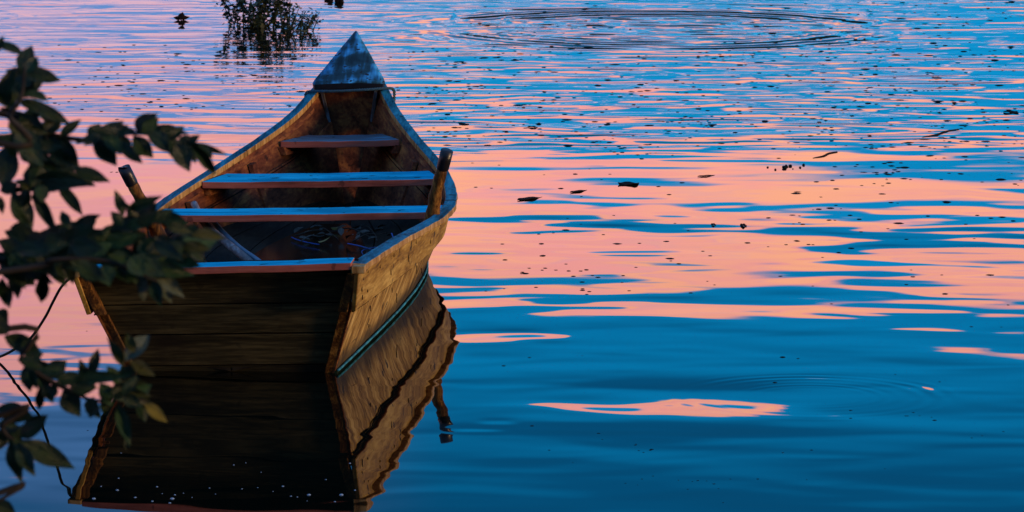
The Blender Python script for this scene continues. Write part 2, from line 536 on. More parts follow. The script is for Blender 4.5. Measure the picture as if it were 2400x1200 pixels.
def water_mat():
    m, t, b = new_mat('lake_water')
    tc = t.n.new('ShaderNodeTexCoord').outputs['Object']
    x, y, z = t.sep(tc)
    b.inputs['Base Color'].default_value = (0.0025, 0.0045, 0.003, 1)
    b.inputs['Roughness'].default_value = 0.012
    b.inputs['IOR'].default_value = 1.333
    # where the breeze ruffles the surface: patchy, far out
    warp = t.noise(t.mapping(tc, (0.22, 0.13, 1)), 1.0, 3.0)
    yy = t.math('ADD', y, t.math('MULTIPLY', t.math('SUBTRACT', warp, 0.5), 5.0))
    far = t.sstep(yy, 27.2, 29.6)
    mid = t.sstep(yy, 20.5, 27.0)
    calm_left = t.sstep(t.math('ADD', x, t.math('MULTIPLY', t.math('SUBTRACT', y, 28.0), 0.0)), -3.0, -0.2, 0.5, 1.0)
    # slow undulation
    a1 = t.noise(t.mapping(tc, (0.75, 0.95, 1), (3, 1, 0), (0, 0, R(-12))), 1.0, 0.0, 0.45, 0.6)
    a2 = t.noise(t.mapping(tc, (1.5, 2.3, 1), (1, 7, 0), (0, 0, R(-9))), 1.0, 0.0, 0.5, 0.8)
    a3 = t.noise(t.mapping(tc, (1.1, 2.5, 1), (5, 2, 0), (0, 0, R(3))), 1.0, 0.0, 0.45, 0.8)
    a4 = t.noise(t.mapping(tc, (2.8, 5.2, 1), (9, 2, 0), (0, 0, R(-4))), 1.0, 0.0, 0.5, 0.6)
    h = t.math('MULTIPLY', a1, t.sstep(y, 19.0, 24.0, 0.0066, 0.0052))
    h = t.math('ADD', h, t.math('MULTIPLY', a2, t.math('ADD', 0.0015, t.math('MULTIPLY', mid, -0.0009))))
    h = t.math('ADD', h, t.math('MULTIPLY', a3, t.math('MULTIPLY', t.math('ADD', t.math('MULTIPLY', far, 0.0098), t.sstep(y, 20.3, 22.8, 0.0015, 0.0004)), calm_left)))
    h = t.math('ADD', h, t.math('MULTIPLY', a4, t.math('ADD', 0.00007, t.math('MULTIPLY', far, t.math('MULTIPLY', calm_left, 0.0011)))))

    def ring(cx, cy, r0, width, wl, amp, inner=0.0):
        dx, dy = t.math('SUBTRACT', x, cx), t.math('SUBTRACT', y, cy)
        r = t.math('SQRT', t.math('ADD', t.math('MULTIPLY', dx, dx), t.math('MULTIPLY', dy, dy)))
        e = t.math('DIVIDE', t.math('SUBTRACT', r, r0), width)
        env = t.math('EXPONENT', t.math('MULTIPLY', t.math('MULTIPLY', e, e), -1.0))
        s = t.math('SINE', t.math('MULTIPLY', r, 2 * math.pi / wl))
        return t.math('MULTIPLY', t.math('MULTIPLY', env, s), amp)
    p = on_water(1903, 928)
    fade = t.sstep(t.noise(t.mapping(tc, (1.6, 1.6, 1), (8, 3, 0)), 1.0, 2.0), 0.38, 0.62, 0.15, 1.0)
    h = t.math('ADD', h, t.math('MULTIPLY', fade, ring(p.x, p.y, 0.52, 0.09, 0.085, 0.00024)))
    h = t.math('ADD', h, t.math('MULTIPLY', fade, ring(p.x, p.y, 0.30, 0.07, 0.07, 0.00008)))
    # broad swells passing through: (x, y) seen, width, depth, slope
    wx = t.noise(t.mapping(tc, (1.3, 1.7, 1), (4, 9, 0)), 1.15, 1.0, 0.4)
    wy = t.noise(t.mapping(tc, (1.1, 1.5, 1), (14, 5, 0)), 1.15, 1.0, 0.4)

    def swell(px, py, wpx, hpx, slope):
        c = on_water(px, py)
        k = F_PX / c.y
        sx, sy = wpx * 0.55 / k, hpx * 0.55 / (k * CAM_H / c.y)
        dx = t.math('DIVIDE', t.math('ADD', t.math('SUBTRACT', x, c.x), t.math('MULTIPLY', t.math('SUBTRACT', wx, 0.5), sx * 1.2)), sx)
        dy = t.math('DIVIDE', t.math('ADD', t.math('SUBTRACT', y, c.y), t.math('MULTIPLY', t.math('SUBTRACT', wy, 0.5), sy * 1.8)), sy)
        g = t.math('EXPONENT', t.math('MULTIPLY', t.math('POWER', t.math('ABSOLUTE', dx), 3.0), -1.0))
        e = t.math('EXPONENT', t.math('MULTIPLY', t.math('MULTIPLY', dy, dy), -0.8))
        return t.math('MULTIPLY', t.math('MULTIPLY', g, t.math('MULTIPLY', dy, e)), slope * sy)
    for q in ((1600, 956, 540, 62, -0.024), (1170, 792, 210, 36, -0.022), (1690, 725, 580, 42, -0.013), (1120, 1008, 120, 12, -0.02), (1165, 992, 80, 12, -0.018),
              (1400, 525, 640, 60, 0.013), (2180, 560, 540, 84, 0.013), (1180, 590, 300, 26, 0.007), (1480, 598, 300, 14, 0.006), (2000, 640, 300, 16, 0.006), (1700, 326, 1500, 30, 0.012)):
        h = t.math('ADD', h, swell(*q))
    p = on_water(1530, 66)
    patch = t.noise(t.mapping(tc, (0.9, 0.7, 1), (2, 4, 0)), 1.0, 1.0)
    amp = t.sstep(patch, 0.36, 0.62, 0.6, 1.25)
    h = t.math('ADD', h, t.math('MULTIPLY', amp, ring(p.x, p.y, 1.75, 0.50, 0.42, 0.0068)))
    h = t.math('ADD', h, t.math('MULTIPLY', amp, ring(p.x + 0.2, p.y - 0.3, 0.8, 0.6, 0.38, 0.0022)))
    dx, dy = t.math('SUBTRACT', x, p.x), t.math('SUBTRACT', y, p.y)
    rr = t.math('SQRT', t.math('ADD', t.math('MULTIPLY', dx, dx), t.math('MULTIPLY', dy, dy)))
    ins = t.sstep(rr, 2.1, 1.2)
    h = t.math('ADD', h, t.math('MULTIPLY', t.math('MULTIPLY', a4, ins), 0.0065))
    bump(t, b, h, 1.0, 1.0)
    return m


M['water'] = water_mat()

# ------------------------------------------------------------------ setting: water, banks
S = 4000.0
w = mesh('lake_water', [(-S, -200, 0), (S, -200, 0), (S, S, 0), (-S, S, 0)], [(0, 1, 2, 3)], M['water'], fix=False)
tag(w, kind='structure')


def terrain(name, x0, x1, y0, y1, nx, ny, hf, mat):
    vs, fs = [], []
    for j in range(ny + 1):
        for i in range(nx + 1):
            X, Y = x0 + (x1 - x0) * i / nx, y0 + (y1 - y0) * j / ny
            vs.append((X, Y, hf(X, Y)))
    for j in range(ny):
        for i in range(nx):
            a = j * (nx + 1) + i
            fs.append((a, a + 1, a + nx + 2, a + nx + 1))
    return tag(mesh(name, vs, fs, mat, smooth=True, fix=False), kind='structure')


M['bank'] = plain('bank_earth', (0.035, 0.040, 0.016), 0.9, 0.2, 0.5, 1.5, 0.03)
M['shore'] = plain('wooded_shore', (0.018, 0.026, 0.012), 0.9, 0.1, 0.6, 0.15, 0)


def bank_h(X, Y):
    e = 11.0 + 1.2 * math.sin(X * 0.21) - 0.012 * X * X * 0.3
    d = e - Y
    if d < 0:
        return -0.6 + max(d, -2) * 0.3
    h = 1.5 * (1 - math.exp(-d / 3.2)) + 0.10 * math.sin(X * 1.3 + Y) + 0.07 * math.sin(X * 2.9 - Y * 1.7)
    h += 11.0 * (1 - math.exp(-max(0, d - 14) / 14.0))  # steep rise out of view, added to shade the stern
    return h - 0.05


terrain('river_bank_with_shade_hill', -70, 70, -60, 13, 90, 60, bank_h, M['bank'])
rs = random.Random(8)
prof = [0.0] * 400
for oc, am in ((6, 1.6), (17, 1.2), (45, 0.8), (120, 0.5)):
    vals = [rs.uniform(-1, 1) for _ in range(oc + 2)]
    for i in range(400):
        f = i / 400 * oc
        k = int(f)
        prof[i] += am * (vals[k] + (vals[k + 1] - vals[k]) * (f - k))


def shore_h(X, Y):
    i = min(399, max(0, int((X + 500) / 1000 * 399)))
    d = Y - 235
    return -1 + min(1, max(0, d / 8)) * (4.2 + 0.5 * prof[i] + 0.02 * max(0, d))


terrain('far_shore', -500, 500, 232, 320, 300, 10, shore_h, M['shore'])

# ------------------------------------------------------------------ the boat
PSI, PHI = R(3.2), R(1.2)
BOAT_O = Vector((-1.255, 19.1, 0.0))
boat = empty('wooden_boat', BOAT_O, (0, -PHI, -PSI))
tag(boat, 'weathered wooden rowing boat with flat stern and pointed bow, moored on the calm water', 'boat')
BM = Matrix.Translation(BOAT_O) @ Euler((0, -PHI, -PSI)).to_matrix().to_4x4()
BI = BM.inverted()


def bp(px, py, v=None, z=None):
    """pixel ray meets a plane of the boat: fore-and-aft position v or height z -> boat coordinates"""
    a = BI @ Vector((0, 0, CAM_H))
    d = (BI.to_3x3() @ ray(px, py))
    k = (v - a.y) / d.y if v is not None else (z - a.z) / d.z
    return a + d * k


SHEER = [(-0.10, .640, .532), (0.0, .648, .528), (.6, .684, .505), (1.3, .714, .470), (2.0, .744, .425), (2.75, .772, .378),
         (3.4, .785, .354), (3.75, .776, .356), (4.25, .732, .370), (4.75, .655, .398), (5.0, .588, .430), (5.25, .512, .470),
         (5.5, .438, .510), (5.75, .366, .552), (6.0, .290, .612), (6.2, .228, .690), (6.32, .196, .725)]
SU, SZ = smooth_tab(SHEER)
V0, V1 = -0.02, 6.32
BOT = [(0.0, .435, -.13), (.21, .515, -.13), (.33, .552, -.13), (.45, .57, -.13), (.55, .565, -.13), (.63, .545, -.13), (.72, .47, -.125),
       (.80, .345, -.12), (.88, .20, -.10), (.95, .095, -.07), (1.0, .045, -.03)]
BU, BZ = smooth_tab(BOT)
N = 64


def tt(i):
    return i / N


def s_pt(t, inset=0.0, drop=0.0):
    v = V0 + (V1 - V0) * t
    return Vector((interp(SU, v) - inset, v, interp(SZ, v) - drop))


def b_pt(t, inset=0.0):
    v = 0.45 + (6.02 - 0.45) * t
    return Vector((interp(BU, t) - inset, v, interp(BZ, t)))


def side_pt(t, k, inset=0.02):
    """k = 0 at the sheer, 1 at the bottom edge; the side curves out slightly"""
    a, b = s_pt(t, inset), b_pt(t, inset * 0.6)
    p = a.lerp(b, k)
    p.x += 0.018 * math.sin(math.pi * k) * min(1.0, (1 - t) * 3)
    return p


def mir(p, s):
    return Vector((p.x * s, p.y, p.z))


def slab(name, A, B, th, mat, parent, sgn, inward, mats_top=None):
    """plank between two edge lines A (upper) and B (lower), th thick towards `inward`"""
    rows = []
    for i, (a, b) in enumerate(zip(A, B)):
        along = (A[min(i + 1, len(A) - 1)] - A[max(i - 1, 0)]).normalized()
        nrm = along.cross(b - a).normalized()
        if nrm.x < 0:
            nrm = -nrm
        nrm = nrm * (-1 if inward else 1)
        ring = [a, a + nrm * th, b + nrm * th, b]
        rows.append([mir(p, sgn) for p in ring])
    vs, fs = section_sweep(rows)
    return mesh(name, vs, fs, mat, parent)


rb = random.Random(3)
wob = [rb.uniform(-1, 1) for _ in range(N + 1)]
for sgn in (1, -1):
    # two strakes on each side: the upper one laps over the lower one
    K = 0.34
    up_t = [-0.012 + (1.012) * i / N for i in range(N + 1)]
    A = [side_pt(max(0, t), 0.0, 0.028) + Vector((0, min(0, t) * 6.3, -0.028)) for t in up_t]
    B = [side_pt(max(0, t), K + 0.012 * math.sin(t * 9), 0.006) + Vector((0, min(0, t) * 6.3, 0)) for t in up_t]
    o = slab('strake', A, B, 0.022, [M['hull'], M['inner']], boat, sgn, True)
    o2A = [side_pt(tt(i), K - 0.05, 0.032) for i in range(N + 1)]
    o2B = [side_pt(tt(i), 0.97, 0.030) for i in range(N + 1)]
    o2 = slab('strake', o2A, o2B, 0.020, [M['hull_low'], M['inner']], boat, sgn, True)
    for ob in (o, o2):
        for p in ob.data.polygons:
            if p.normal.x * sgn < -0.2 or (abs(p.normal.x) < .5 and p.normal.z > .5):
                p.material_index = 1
        bevel(ob, 0.003, 1)
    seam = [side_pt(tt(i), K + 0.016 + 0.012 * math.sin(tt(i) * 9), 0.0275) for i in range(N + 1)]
    tube('seam_and_lap_shadow', [mir(p, sgn) for p in seam], [0.0042 + 0.0012 * wob[i] for i in range(N + 1)], M['seam_black'], boat, 6)  # dark strip standing in for the shadow line under the lap
    seam = [side_pt(tt(i), K - 0.045, 0.054) for i in range(N + 1)]
    tube('seam_and_lap_shadow', [mir(p, sgn) for p in seam[1:-3]], 0.0045, M['seam_black'], boat, 6)
    # gunwale board, worn flat on top
    rows = []
    for i in range(N + 1):
        t = -0.004 + 1.0 * i / N
        p = s_pt(max(0, t), 0.0) + Vector((0, min(0, t) * 6.3, 0))
        w_ = 0.068 - 0.012 * t
        jx = 0.0022 * wob[i]
        th = 0.030
        ring = [Vector((p.x + jx, p.y, p.z)), Vector((p.x - w_, p.y, p.z + 0.004)),
                Vector((p.x - w_, p.y, p.z - th)), Vector((p.x + jx * 2, p.y, p.z - th + 0.002 * wob[(i * 7) % N]))]
        rows.append([mir(q, sgn) for q in ring])
    vs, fs = section_sweep(rows)
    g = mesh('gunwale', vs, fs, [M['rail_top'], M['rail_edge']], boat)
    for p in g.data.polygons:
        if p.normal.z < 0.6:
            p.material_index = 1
    bevel(g, 0.005, 2)
    # inwale under it on the inside
    rows = []
    for i in range(N - 1):
        t = 0.02 + 0.95 * i / (N - 2)
        p = s_pt(t, 0.058 - 0.010 * t, 0.030)
        q = side_pt(t, 0.17, 0.05)
        lo = p.lerp(q, 0.55)
        lo.x = min(lo.x, p.x - 0.004)
        ring = [p, p + Vector((0.022, 0, 0)), lo + Vector((0.022, 0, 0)), lo]
        rows.append([mir(q_, sgn) for q_ in ring])
    vs, fs = section_sweep(rows)
    bevel(mesh('inwale', vs, fs, M['inner'], boat), 0.003, 1)
    # wet rubbing strip along the waterline and the weed under it
    pts, pts2 = [], []
    for i in range(N + 1):
        t = 0.0 + 0.97 * tt(i)
        a, b = side_pt(t, 0.3, 0.03), side_pt(t, 0.97, 0.03)
        zl = 0.012 - PHI * 0.55 * sgn
        k = (a.z - zl) / (a.z - b.z)
        p = a.lerp(b, k)
        # follow the curved side exactly
        lo, hi = 0.0, 0.97
        for _ in range(18):
            md = (lo + hi) / 2
            if side_pt(t, md, 0.03).z > zl:
                lo = md
            else:
                hi = md
        p = side_pt(t, lo, 0.03)
        pts.append(mir(p + Vector((0.006, 0, 0.004)), sgn))
    rope_mesh('waterline_strip', pts, 0.0058, M['strip'], boat, twist=24.0, n=5)
    rows = []
    for i, p in enumerate(pts):
        o_ = Vector((sgn, 0, 0))
        rows.append([p + o_ * -0.004 + Vector((0, 0, 0.006 + 0.004 * wob[i])), p + o_ * -0.005 + Vector((0, 0, -0.012)), p + o_ * -0.022 + Vector((0, 0, -0.07)), p - o_ * 0.016])
    vs, fs = section_sweep(rows)
    mesh('waterline_weed', vs, fs, M['weed'], boat)

# nail heads along the planks
nv, nf = section_sweep([[Vector((x_, 0.0062 * q * math.cos(a * math.pi / 4), 0.0085 * q * math.sin(a * math.pi / 4))) for a in range(8)] for x_, q in ((0.0, 1.0), (0.003, 0.9))])
nail_me = None
rn = random.Random(31)
for sgn in (1, -1):
    spots_n = [(0.012, 0.06), (0.014, 0.13), (0.013, 0.20), (0.015, 0.27), (0.034, 0.09), (0.036, 0.25), (0.09, 0.12), (0.16, 0.23), (0.17, 0.10), (0.26, 0.21), (0.30, 0.10), (0.40, 0.20),
               (0.47, 0.10), (0.10, 0.46), (0.12, 0.62), (0.22, 0.45), (0.27, 0.58), (0.37, 0.44), (0.43, 0.52), (0.46, 0.60)]
    for t_, k_ in spots_n:
        t_ += rn.uniform(-.004, .004)
        ins = 0.028 + (0.006 - 0.028) * (k_ / 0.34) if k_ < 0.34 else 0.032
        p = side_pt(t_, k_, ins)
        if nail_me is None:
            o = mesh('nail', nv, nf, M['nail'], boat)
            nail_me = o.data
        else:
            o = new_obj('nail', nail_me, None, boat)
        o.location = (sgn * (p.x + 0.0005), p.y, p.z)
        q = rn.uniform(0.8, 1.5)
        o.scale = (sgn * 1.0, q * 0.9, q * rn.uniform(1, 2.2))

# bottom planks of the hull, under water, closing it
for j in range(4):
    rows = []
    for i in range(N + 1):
        t = tt(i)
        p = b_pt(t, 0.015)
        u0, u1 = p.x * (-1 + j * 0.5), p.x * (-1 + (j + 1) * 0.5)
        g_ = 0.002
        z = p.z + 0.01
        rows.append([Vector((u0 + g_, p.y, z)), Vector((u1 - g_, p.y, z)), Vector((u1 - g_, p.y, z - 0.022)), Vector((u0 + g_, p.y, z - 0.022))])
    vs, fs = section_sweep(rows)
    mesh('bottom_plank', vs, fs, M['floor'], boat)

# inner sole: boards laid to a shallow vee, rising to the bow


def sole_z(u, v):
    rise = 0.010 * max(0.0, v - 3.2) ** 2 * 1.2
    return 0.018 + 0.17 * abs(u) + rise


def sole_half(v):
    t = min(1.0, max(0.0, (v - 0.25) / 5.9))
    for k in range(60):
        kk = 1 - k / 60.0
        p = side_pt(t, kk, 0.052)
        if p.z >= sole_z(p.x, v):
            return max(0.02, p.x)
    return 0.05


NB = 8
for j in range(NB):
    rows = []
    for i in range(41):
        v = 0.38 + (5.75 - 0.38) * i / 40
        h = sole_half(v)
        u0 = h * (-1 + 2.0 * j / NB) + 0.003
        u1 = h * (-1 + 2.0 * (j + 1) / NB) - 0.003
        rows.append([Vector((u0, v, sole_z(u0, v))), Vector((u1, v, sole_z(u1, v))),
                     Vector((u1, v, sole_z(u1, v) - 0.016)), Vector((u0, v, sole_z(u0, v) - 0.016))])
    vs, fs = section_sweep(rows)
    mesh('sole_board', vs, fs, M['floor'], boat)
POOL = 0.072
rows = []
for i in range(40):
    v = 0.5 + 4.55 * i / 39
    rise = sole_z(0, v)
    u = max(0.0, (POOL - rise)) / 0.17
    u = min(u, sole_half(v)) + 0.004
    rows.append((u, v))
vs = [(-u, v, POOL) for u, v in rows] + [(u, v, POOL) for u, v in rows]
n_ = len(rows)
fs = [(i, i + 1, n_ + i + 1, n_ + i) for i in range(n_ - 1)]
mesh('bilge_water', vs, fs, M['mud'], boat)

# stern: raked transom of horizontal boards
TOP_A, TOP_B = s_pt(0.0, 0.03), b_pt(0.0, 0.03)


def transom_pt(k, side, dv=0.0):
    p = TOP_A.lerp(TOP_B, k)
    return Vector((p.x * side, p.y + dv, p.z))


edges = [0.055, 0.30, 0.525, 0.76, 1.0]
for k0, k1 in zip(edges[:-1], edges[1:]):
    vs = []
    jog = 0.007 * ((edges.index(k0) % 2) - 0.5)
    for dv in (0.034 + jog, 0.064 + jog):
        for k, e in ((k0, 0.0), (k1, -0.009)):
            for s in (-1, 1):
                p = transom_pt(k + e, s, dv)
                p.x -= 0.012 * s
                vs.append(p)
    fs = [(0, 1, 3, 2), (4, 6, 7, 5), (0, 4, 5, 1), (2, 3, 7, 6), (0, 2, 6, 4), (1, 5, 7, 3)]
    bevel(mesh('transom_board', vs, fs, M['transom'], boat), 0.003, 2)
vs = []
for dv in (0.070, 0.090):
    for k in (-0.01, 0.99):
        for s in (-1, 1):
            p = transom_pt(k, s, dv)
            p.x -= 0.014 * s
            vs.append(p)
mesh('transom_backing', vs, [(0, 1, 3, 2), (4, 6, 7, 5), (0, 4, 5, 1), (2, 3, 7, 6), (0, 2, 6, 4), (1, 5, 7, 3)], M['seam_black'], boat)
# corner battens up the transom edges
for s in (-1, 1):
    rows = []
    for k in (0.36, 0.6, 0.85, 1.0):
        p = transom_pt(k, s, 0.0)
        rows.append([p + Vector((s * 0.012, 0.004, 0)), p + Vector((-s * 0.034, 0.004, 0)), p + Vector((-s * 0.034, 0.033, 0)), p + Vector((s * 0.012, 0.033, 0))])
    vs, fs = section_sweep(rows)
    o = bevel(mesh('corner_batten', vs, fs, M['post'], boat), 0.003, 1)
    # square knee closing the end of the upper strake
    rows = []
    for k in (0.058, 0.345):
        p = transom_pt(k, s, -0.075)
        rows.append([p + Vector((s * 0.004, 0, 0)), p + Vector((-s * 0.040, 0.012, 0)), p + Vector((-s * 0.040, 0.07, 0)), p + Vector((s * 0.004, 0.07, 0))])
    vs, fs = section_sweep(rows)
    bevel(mesh('stern_knee', vs, fs, M['post'], boat), 0.004, 2)
    # short end block on the gunwale
    rows = []
    for v in (-0.105, -0.03):
        p = s_pt(0, 0.0)
        z = p.z - 0.004
        x = 0.640
        rows.append([Vector((s * (x + 0.004), v, z)), Vector((s * (x - 0.055), v, z)), Vector((s * (x - 0.055), v, z - 0.032)), Vector((s * (x + 0.004), v, z - 0.032))])
    vs, fs = section_sweep(rows)
    bevel(mesh('gunwale_block', vs, fs, M['rail_edge'], boat), 0.004, 2)


def seat(name, v0, v1, z, ufun, th=0.036, tilt=0.0, n=10, trim=0.0):
    rows = []
    for i in range(n + 1):
        f = -1 + 2 * i / n
        ring = []
        for (v, zz) in ((v0, z), (v1, z), (v1, z - th), (v0, z - th)):
            u = ufun(v) * f
            sag = -0.004 * (1 - f * f) + 0.0012 * math.sin(f * 9 + v0)
            ring.append(Vector((u, v, zz + sag + tilt * f)))
        rows.append(ring)
    vs, fs = section_sweep(rows)
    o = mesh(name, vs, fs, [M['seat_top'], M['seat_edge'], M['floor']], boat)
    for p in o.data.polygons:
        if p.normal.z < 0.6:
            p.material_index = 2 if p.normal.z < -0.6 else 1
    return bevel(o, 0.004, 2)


def inner_half(v, z):
    t = min(1, max(0, (v - V0) / (V1 - V0)))
    for _ in range(6):
        a, b = side_pt(t, 0.0, 0.05), side_pt(t, 1.0, 0.05)
        k = (a.z - z) / (a.z - b.z)
        k = min(1, max(0.0, k))
        p = side_pt(t, k, 0.05)
        t = min(1, max(0, t + (v - p.y) / 6.2))
    return p.x


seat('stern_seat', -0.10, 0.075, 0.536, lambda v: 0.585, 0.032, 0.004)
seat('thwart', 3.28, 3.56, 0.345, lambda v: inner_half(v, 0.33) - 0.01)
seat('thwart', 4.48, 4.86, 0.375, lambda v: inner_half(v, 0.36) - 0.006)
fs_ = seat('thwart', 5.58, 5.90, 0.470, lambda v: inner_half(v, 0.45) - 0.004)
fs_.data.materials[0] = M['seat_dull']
fs_['label'] = 'dull red-brown bow thwart with little blue on top'
# cleats under the thwart ends
for v, z in ((3.42, 0.345), (4.67, 0.375), (5.72, 0.47)):
    for s in (-1, 1):
        vs = []
        for dv in (-0.16, 0.16):
            for dz in (-0.03, -0.075):
                x = inner_half(v + dv, z + dz)
                for dx in (0.006, -0.024):
                    vs.append((s * (x + dx), v + dv, z + dz))
        fs = [(0, 1, 3, 2), (4, 6, 7, 5), (0, 4, 5, 1), (2, 3, 7, 6), (0, 2, 6, 4), (1, 5, 7, 3)]
        mesh('seat_cleat', vs, fs, M['inner'], boat)

# frames bent across the hull
for v in (1.5, 2.35, 4.15, 5.2):
    for s in (-1, 1):
        rows = []
        for k in (0.12, 0.25, 0.4, 0.55, 0.68):
            t = (v - V0) / (V1 - V0)
            a = side_pt(t, k, 0.046)
            ring = []
            for dt, dx in ((-0.0042, 0), (-0.0042, -0.024), (0.0042, -0.024), (0.0042, 0)):
                p = side_pt(t + dt, k, 0.050)
                ring.append(mir(Vector((p.x + dx, p.y, p.z)), s))
            rows.append(ring)
        vs, fs = section_sweep(rows)
        mesh('frame', vs, fs, M['inner'], boat)

# bow: inner panel and the pointed cap
pan = [(0.150, 6.20, 0.700), (0.125, 6.235, 0.56), (0.100, 6.255, 0.42), (0.085, 6.19, 0.25), (0.06, 6.02, 0.02)]
rows = [[Vector((-u, v, z)), Vector((u, v, z)), Vector((u, v + 0.025, z)), Vector((-u, v + 0.025, z))] for u, v, z in pan]
vs, fs = section_sweep(rows)
mesh('bow_panel', vs, fs, M['inner'], boat)
# corner strips with the flaking pale paint beside the panel
M['flake'] = wood('flaked_paint_strip', (0.05, 0.03, 0.018), (0.10, 0.09, 0.08), (0.22, 0.30, 0.36), 'z', 0.8, 0.6, (0.06, 0.03, 0.015), 0, 1.0, 0.03)
for s in (-1, 1):
    rows = []
    for (u, v, z) in pan[:4]:
        rows.append([Vector((s * (u - 0.004), v - 0.018, z)), Vector((s * (u + 0.016), v - 0.018, z)), Vector((s * (u + 0.016), v - 0.001, z)), Vector((s * (u - 0.004), v - 0.001, z))])
    vs, fs = section_sweep(rows)
    bevel(mesh('panel_batten', vs, fs, M['flake'], boat), 0.003, 1)

outl = [(-0.150, 0.0), (-0.196, 0.008), (-0.206, 0.03), (-0.196, 0.07), (-0.150, 0.19), (-0.098, 0.33), (-0.045, 0.46), (-0.010, 0.545), (0.0, 0.56),
        (0.010, 0.545), (0.045, 0.46), (0.098, 0.33), (0.150, 0.19), (0.196, 0.07), (0.206, 0.03), (0.196, 0.008), (0.150, 0.0), (0.075, -0.004), (-0.075, -0.004)]
CAP_V, CAP_Z, CAP_S = 6.16, 0.722, 0.245 / 0.56


def cap_pt(u, d, dz=0.0):
    w_ = max(0.02, 0.21 * (1 - d / 0.6))
    arch = 0.016 * (1 - min(1, abs(u) / w_) ** 2) * (w_ / 0.21)
    return Vector((u, CAP_V + d, CAP_Z + CAP_S * d + 0.06 * (d / 0.56) ** 2 * 0.3 + arch + dz))


NR = 5
vs, fs = [], []
for q in range(NR + 1):
    f = 1 - q / NR
    for (u, d) in outl:
        cu, cd = 0.0, 0.2
        vs.append(cap_pt(cu + (u - cu) * f, cd + (d - cd) * f))
no = len(outl)
for q in range(NR):
    for j in range(no):
        k = (j + 1) % no
        fs.append((q * no + j, q * no + k, (q + 1) * no + k, (q + 1) * no + j))
base = len(vs)
for (u, d) in outl:
    vs.append(cap_pt(u * 0.985, d * 0.99 + 0.003, -0.034))
for j in range(no):
    k = (j + 1) % no
    fs.append((j, base + j, base + k, k))
fs.append(tuple(base + j for j in range(no)))
cap_o = mesh('bow_cap', vs, fs, [M['cap'], M['rubber']], boat)
for p in cap_o.data.polygons:
    p.use_smooth = p.normal.z > 0.5
    if p.normal.z < 0.3:
        p.material_index = 1
# stem post carrying the cap point
rows = []
for u, v, z, d in ((0.09, 6.26, 0.70, .10), (0.055, 6.36, 0.74, .16), (0.02, 6.56, 0.86, .10), (0.008, 6.66, 0.92, .03)):
    rows.append([Vector((-u, v, z)), Vector((u, v, z)), Vector((u * .5, v + .02, z - d)), Vector((-u * .5, v + .02, z - d))])
vs, fs = section_sweep(rows)
mesh('stem_head', vs, fs, M['inner'], boat)
# outer stem board closing the bow
rows = []
for u, v, z in ((0.165, 6.30, 0.70), (0.12, 6.28, 0.45), (0.085, 6.19, 0.2), (0.05, 6.05, -0.02)):
    rows.append([Vector((-u, v, z)), Vector((u, v, z)), Vector((u, v + 0.03, z)), Vector((-u, v + 0.03, z))])
vs, fs = section_sweep(rows)
mesh('stem_board', vs, fs, M['hull'], boat)

# two stakes for the oars, leaning out, each with a black sleeve on its head
for s, top, foot in ((1, bp(1048, 352, v=2.84), bp(1000, 545, v=2.98)), (-1, bp(290, 392, v=2.84), bp(378, 566, v=2.98))):
    d = (top - foot)
    path = [foot, foot.lerp(top, 0.25), foot.lerp(top, 0.5), foot.lerp(top, 0.80)]
    path[1] += Vector((0.006, 0, 0))
    path[2] += Vector((-0.004 * s, 0, 0))
    pts = catmull(path, 4)
    rr = [0.038 - 0.011 * i / (len(pts) - 1) + 0.0022 * math.sin(i * 1.9 + s) for i in range(len(pts))]
    st = tube('oar_stake', pts, rr, M['post'], boat, 14)
    c0, c1 = foot.lerp(top, 0.775), top
    a = (c1 - c0)
    pts = [c0, c0 + a * 0.05, c0 + a * 0.5, c0 + a * 0.97, c1, c1 - a * 0.03]
    tube('rubber_sleeve', pts, [0.0295, 0.031, 0.0315, 0.0315, 0.0285, 0.018], M['rubber'], st, 16)

# ------------------------------------------------------------------ things in and on the boat


def in_boat(name, pts_local, *a, **k):
    return [BM @ Vector(p) for p in pts_local]


def thing_tube(name, pts, rad, mat, n=10):
    o = pts[0].copy()
    ob = tube(name, [p - o for p in pts], rad, mat, None, n)
    ob.location = o
    return ob


pl = [bp(455, 478, v=3.74), bp(478, 522, v=3.5), bp(520, 560, v=3.2), bp(575, 606, v=2.9), bp(604, 634, v=2.75)]
pts = [BM @ p for p in catmull(pl, 5)]
o = thing_tube('wooden_pole', pts, [0.018 + 0.006 * i / len(pts) for i in range(len(pts))], M['pole_a'], 10)
tag(o, 'scuffed grey wooden pole slanting under the nearest thwart against the left side planks', 'pole')
pl = [bp(498, 520, v=3.5), bp(520, 545, v=3.3), bp(560, 582, v=3.05), bp(600, 610, v=2.85), bp(625, 630, v=2.72)]
pts = [BM @ (p + Vector((0, 0.03, 0.0))) for p in catmull(pl, 5)]
o = thing_tube('wooden_pole', pts, 0.013, M['pole_b'], 10)
tag(o, 'slim blue-grey pole lying along the right edge of the scuffed pole in the boat', 'pole')


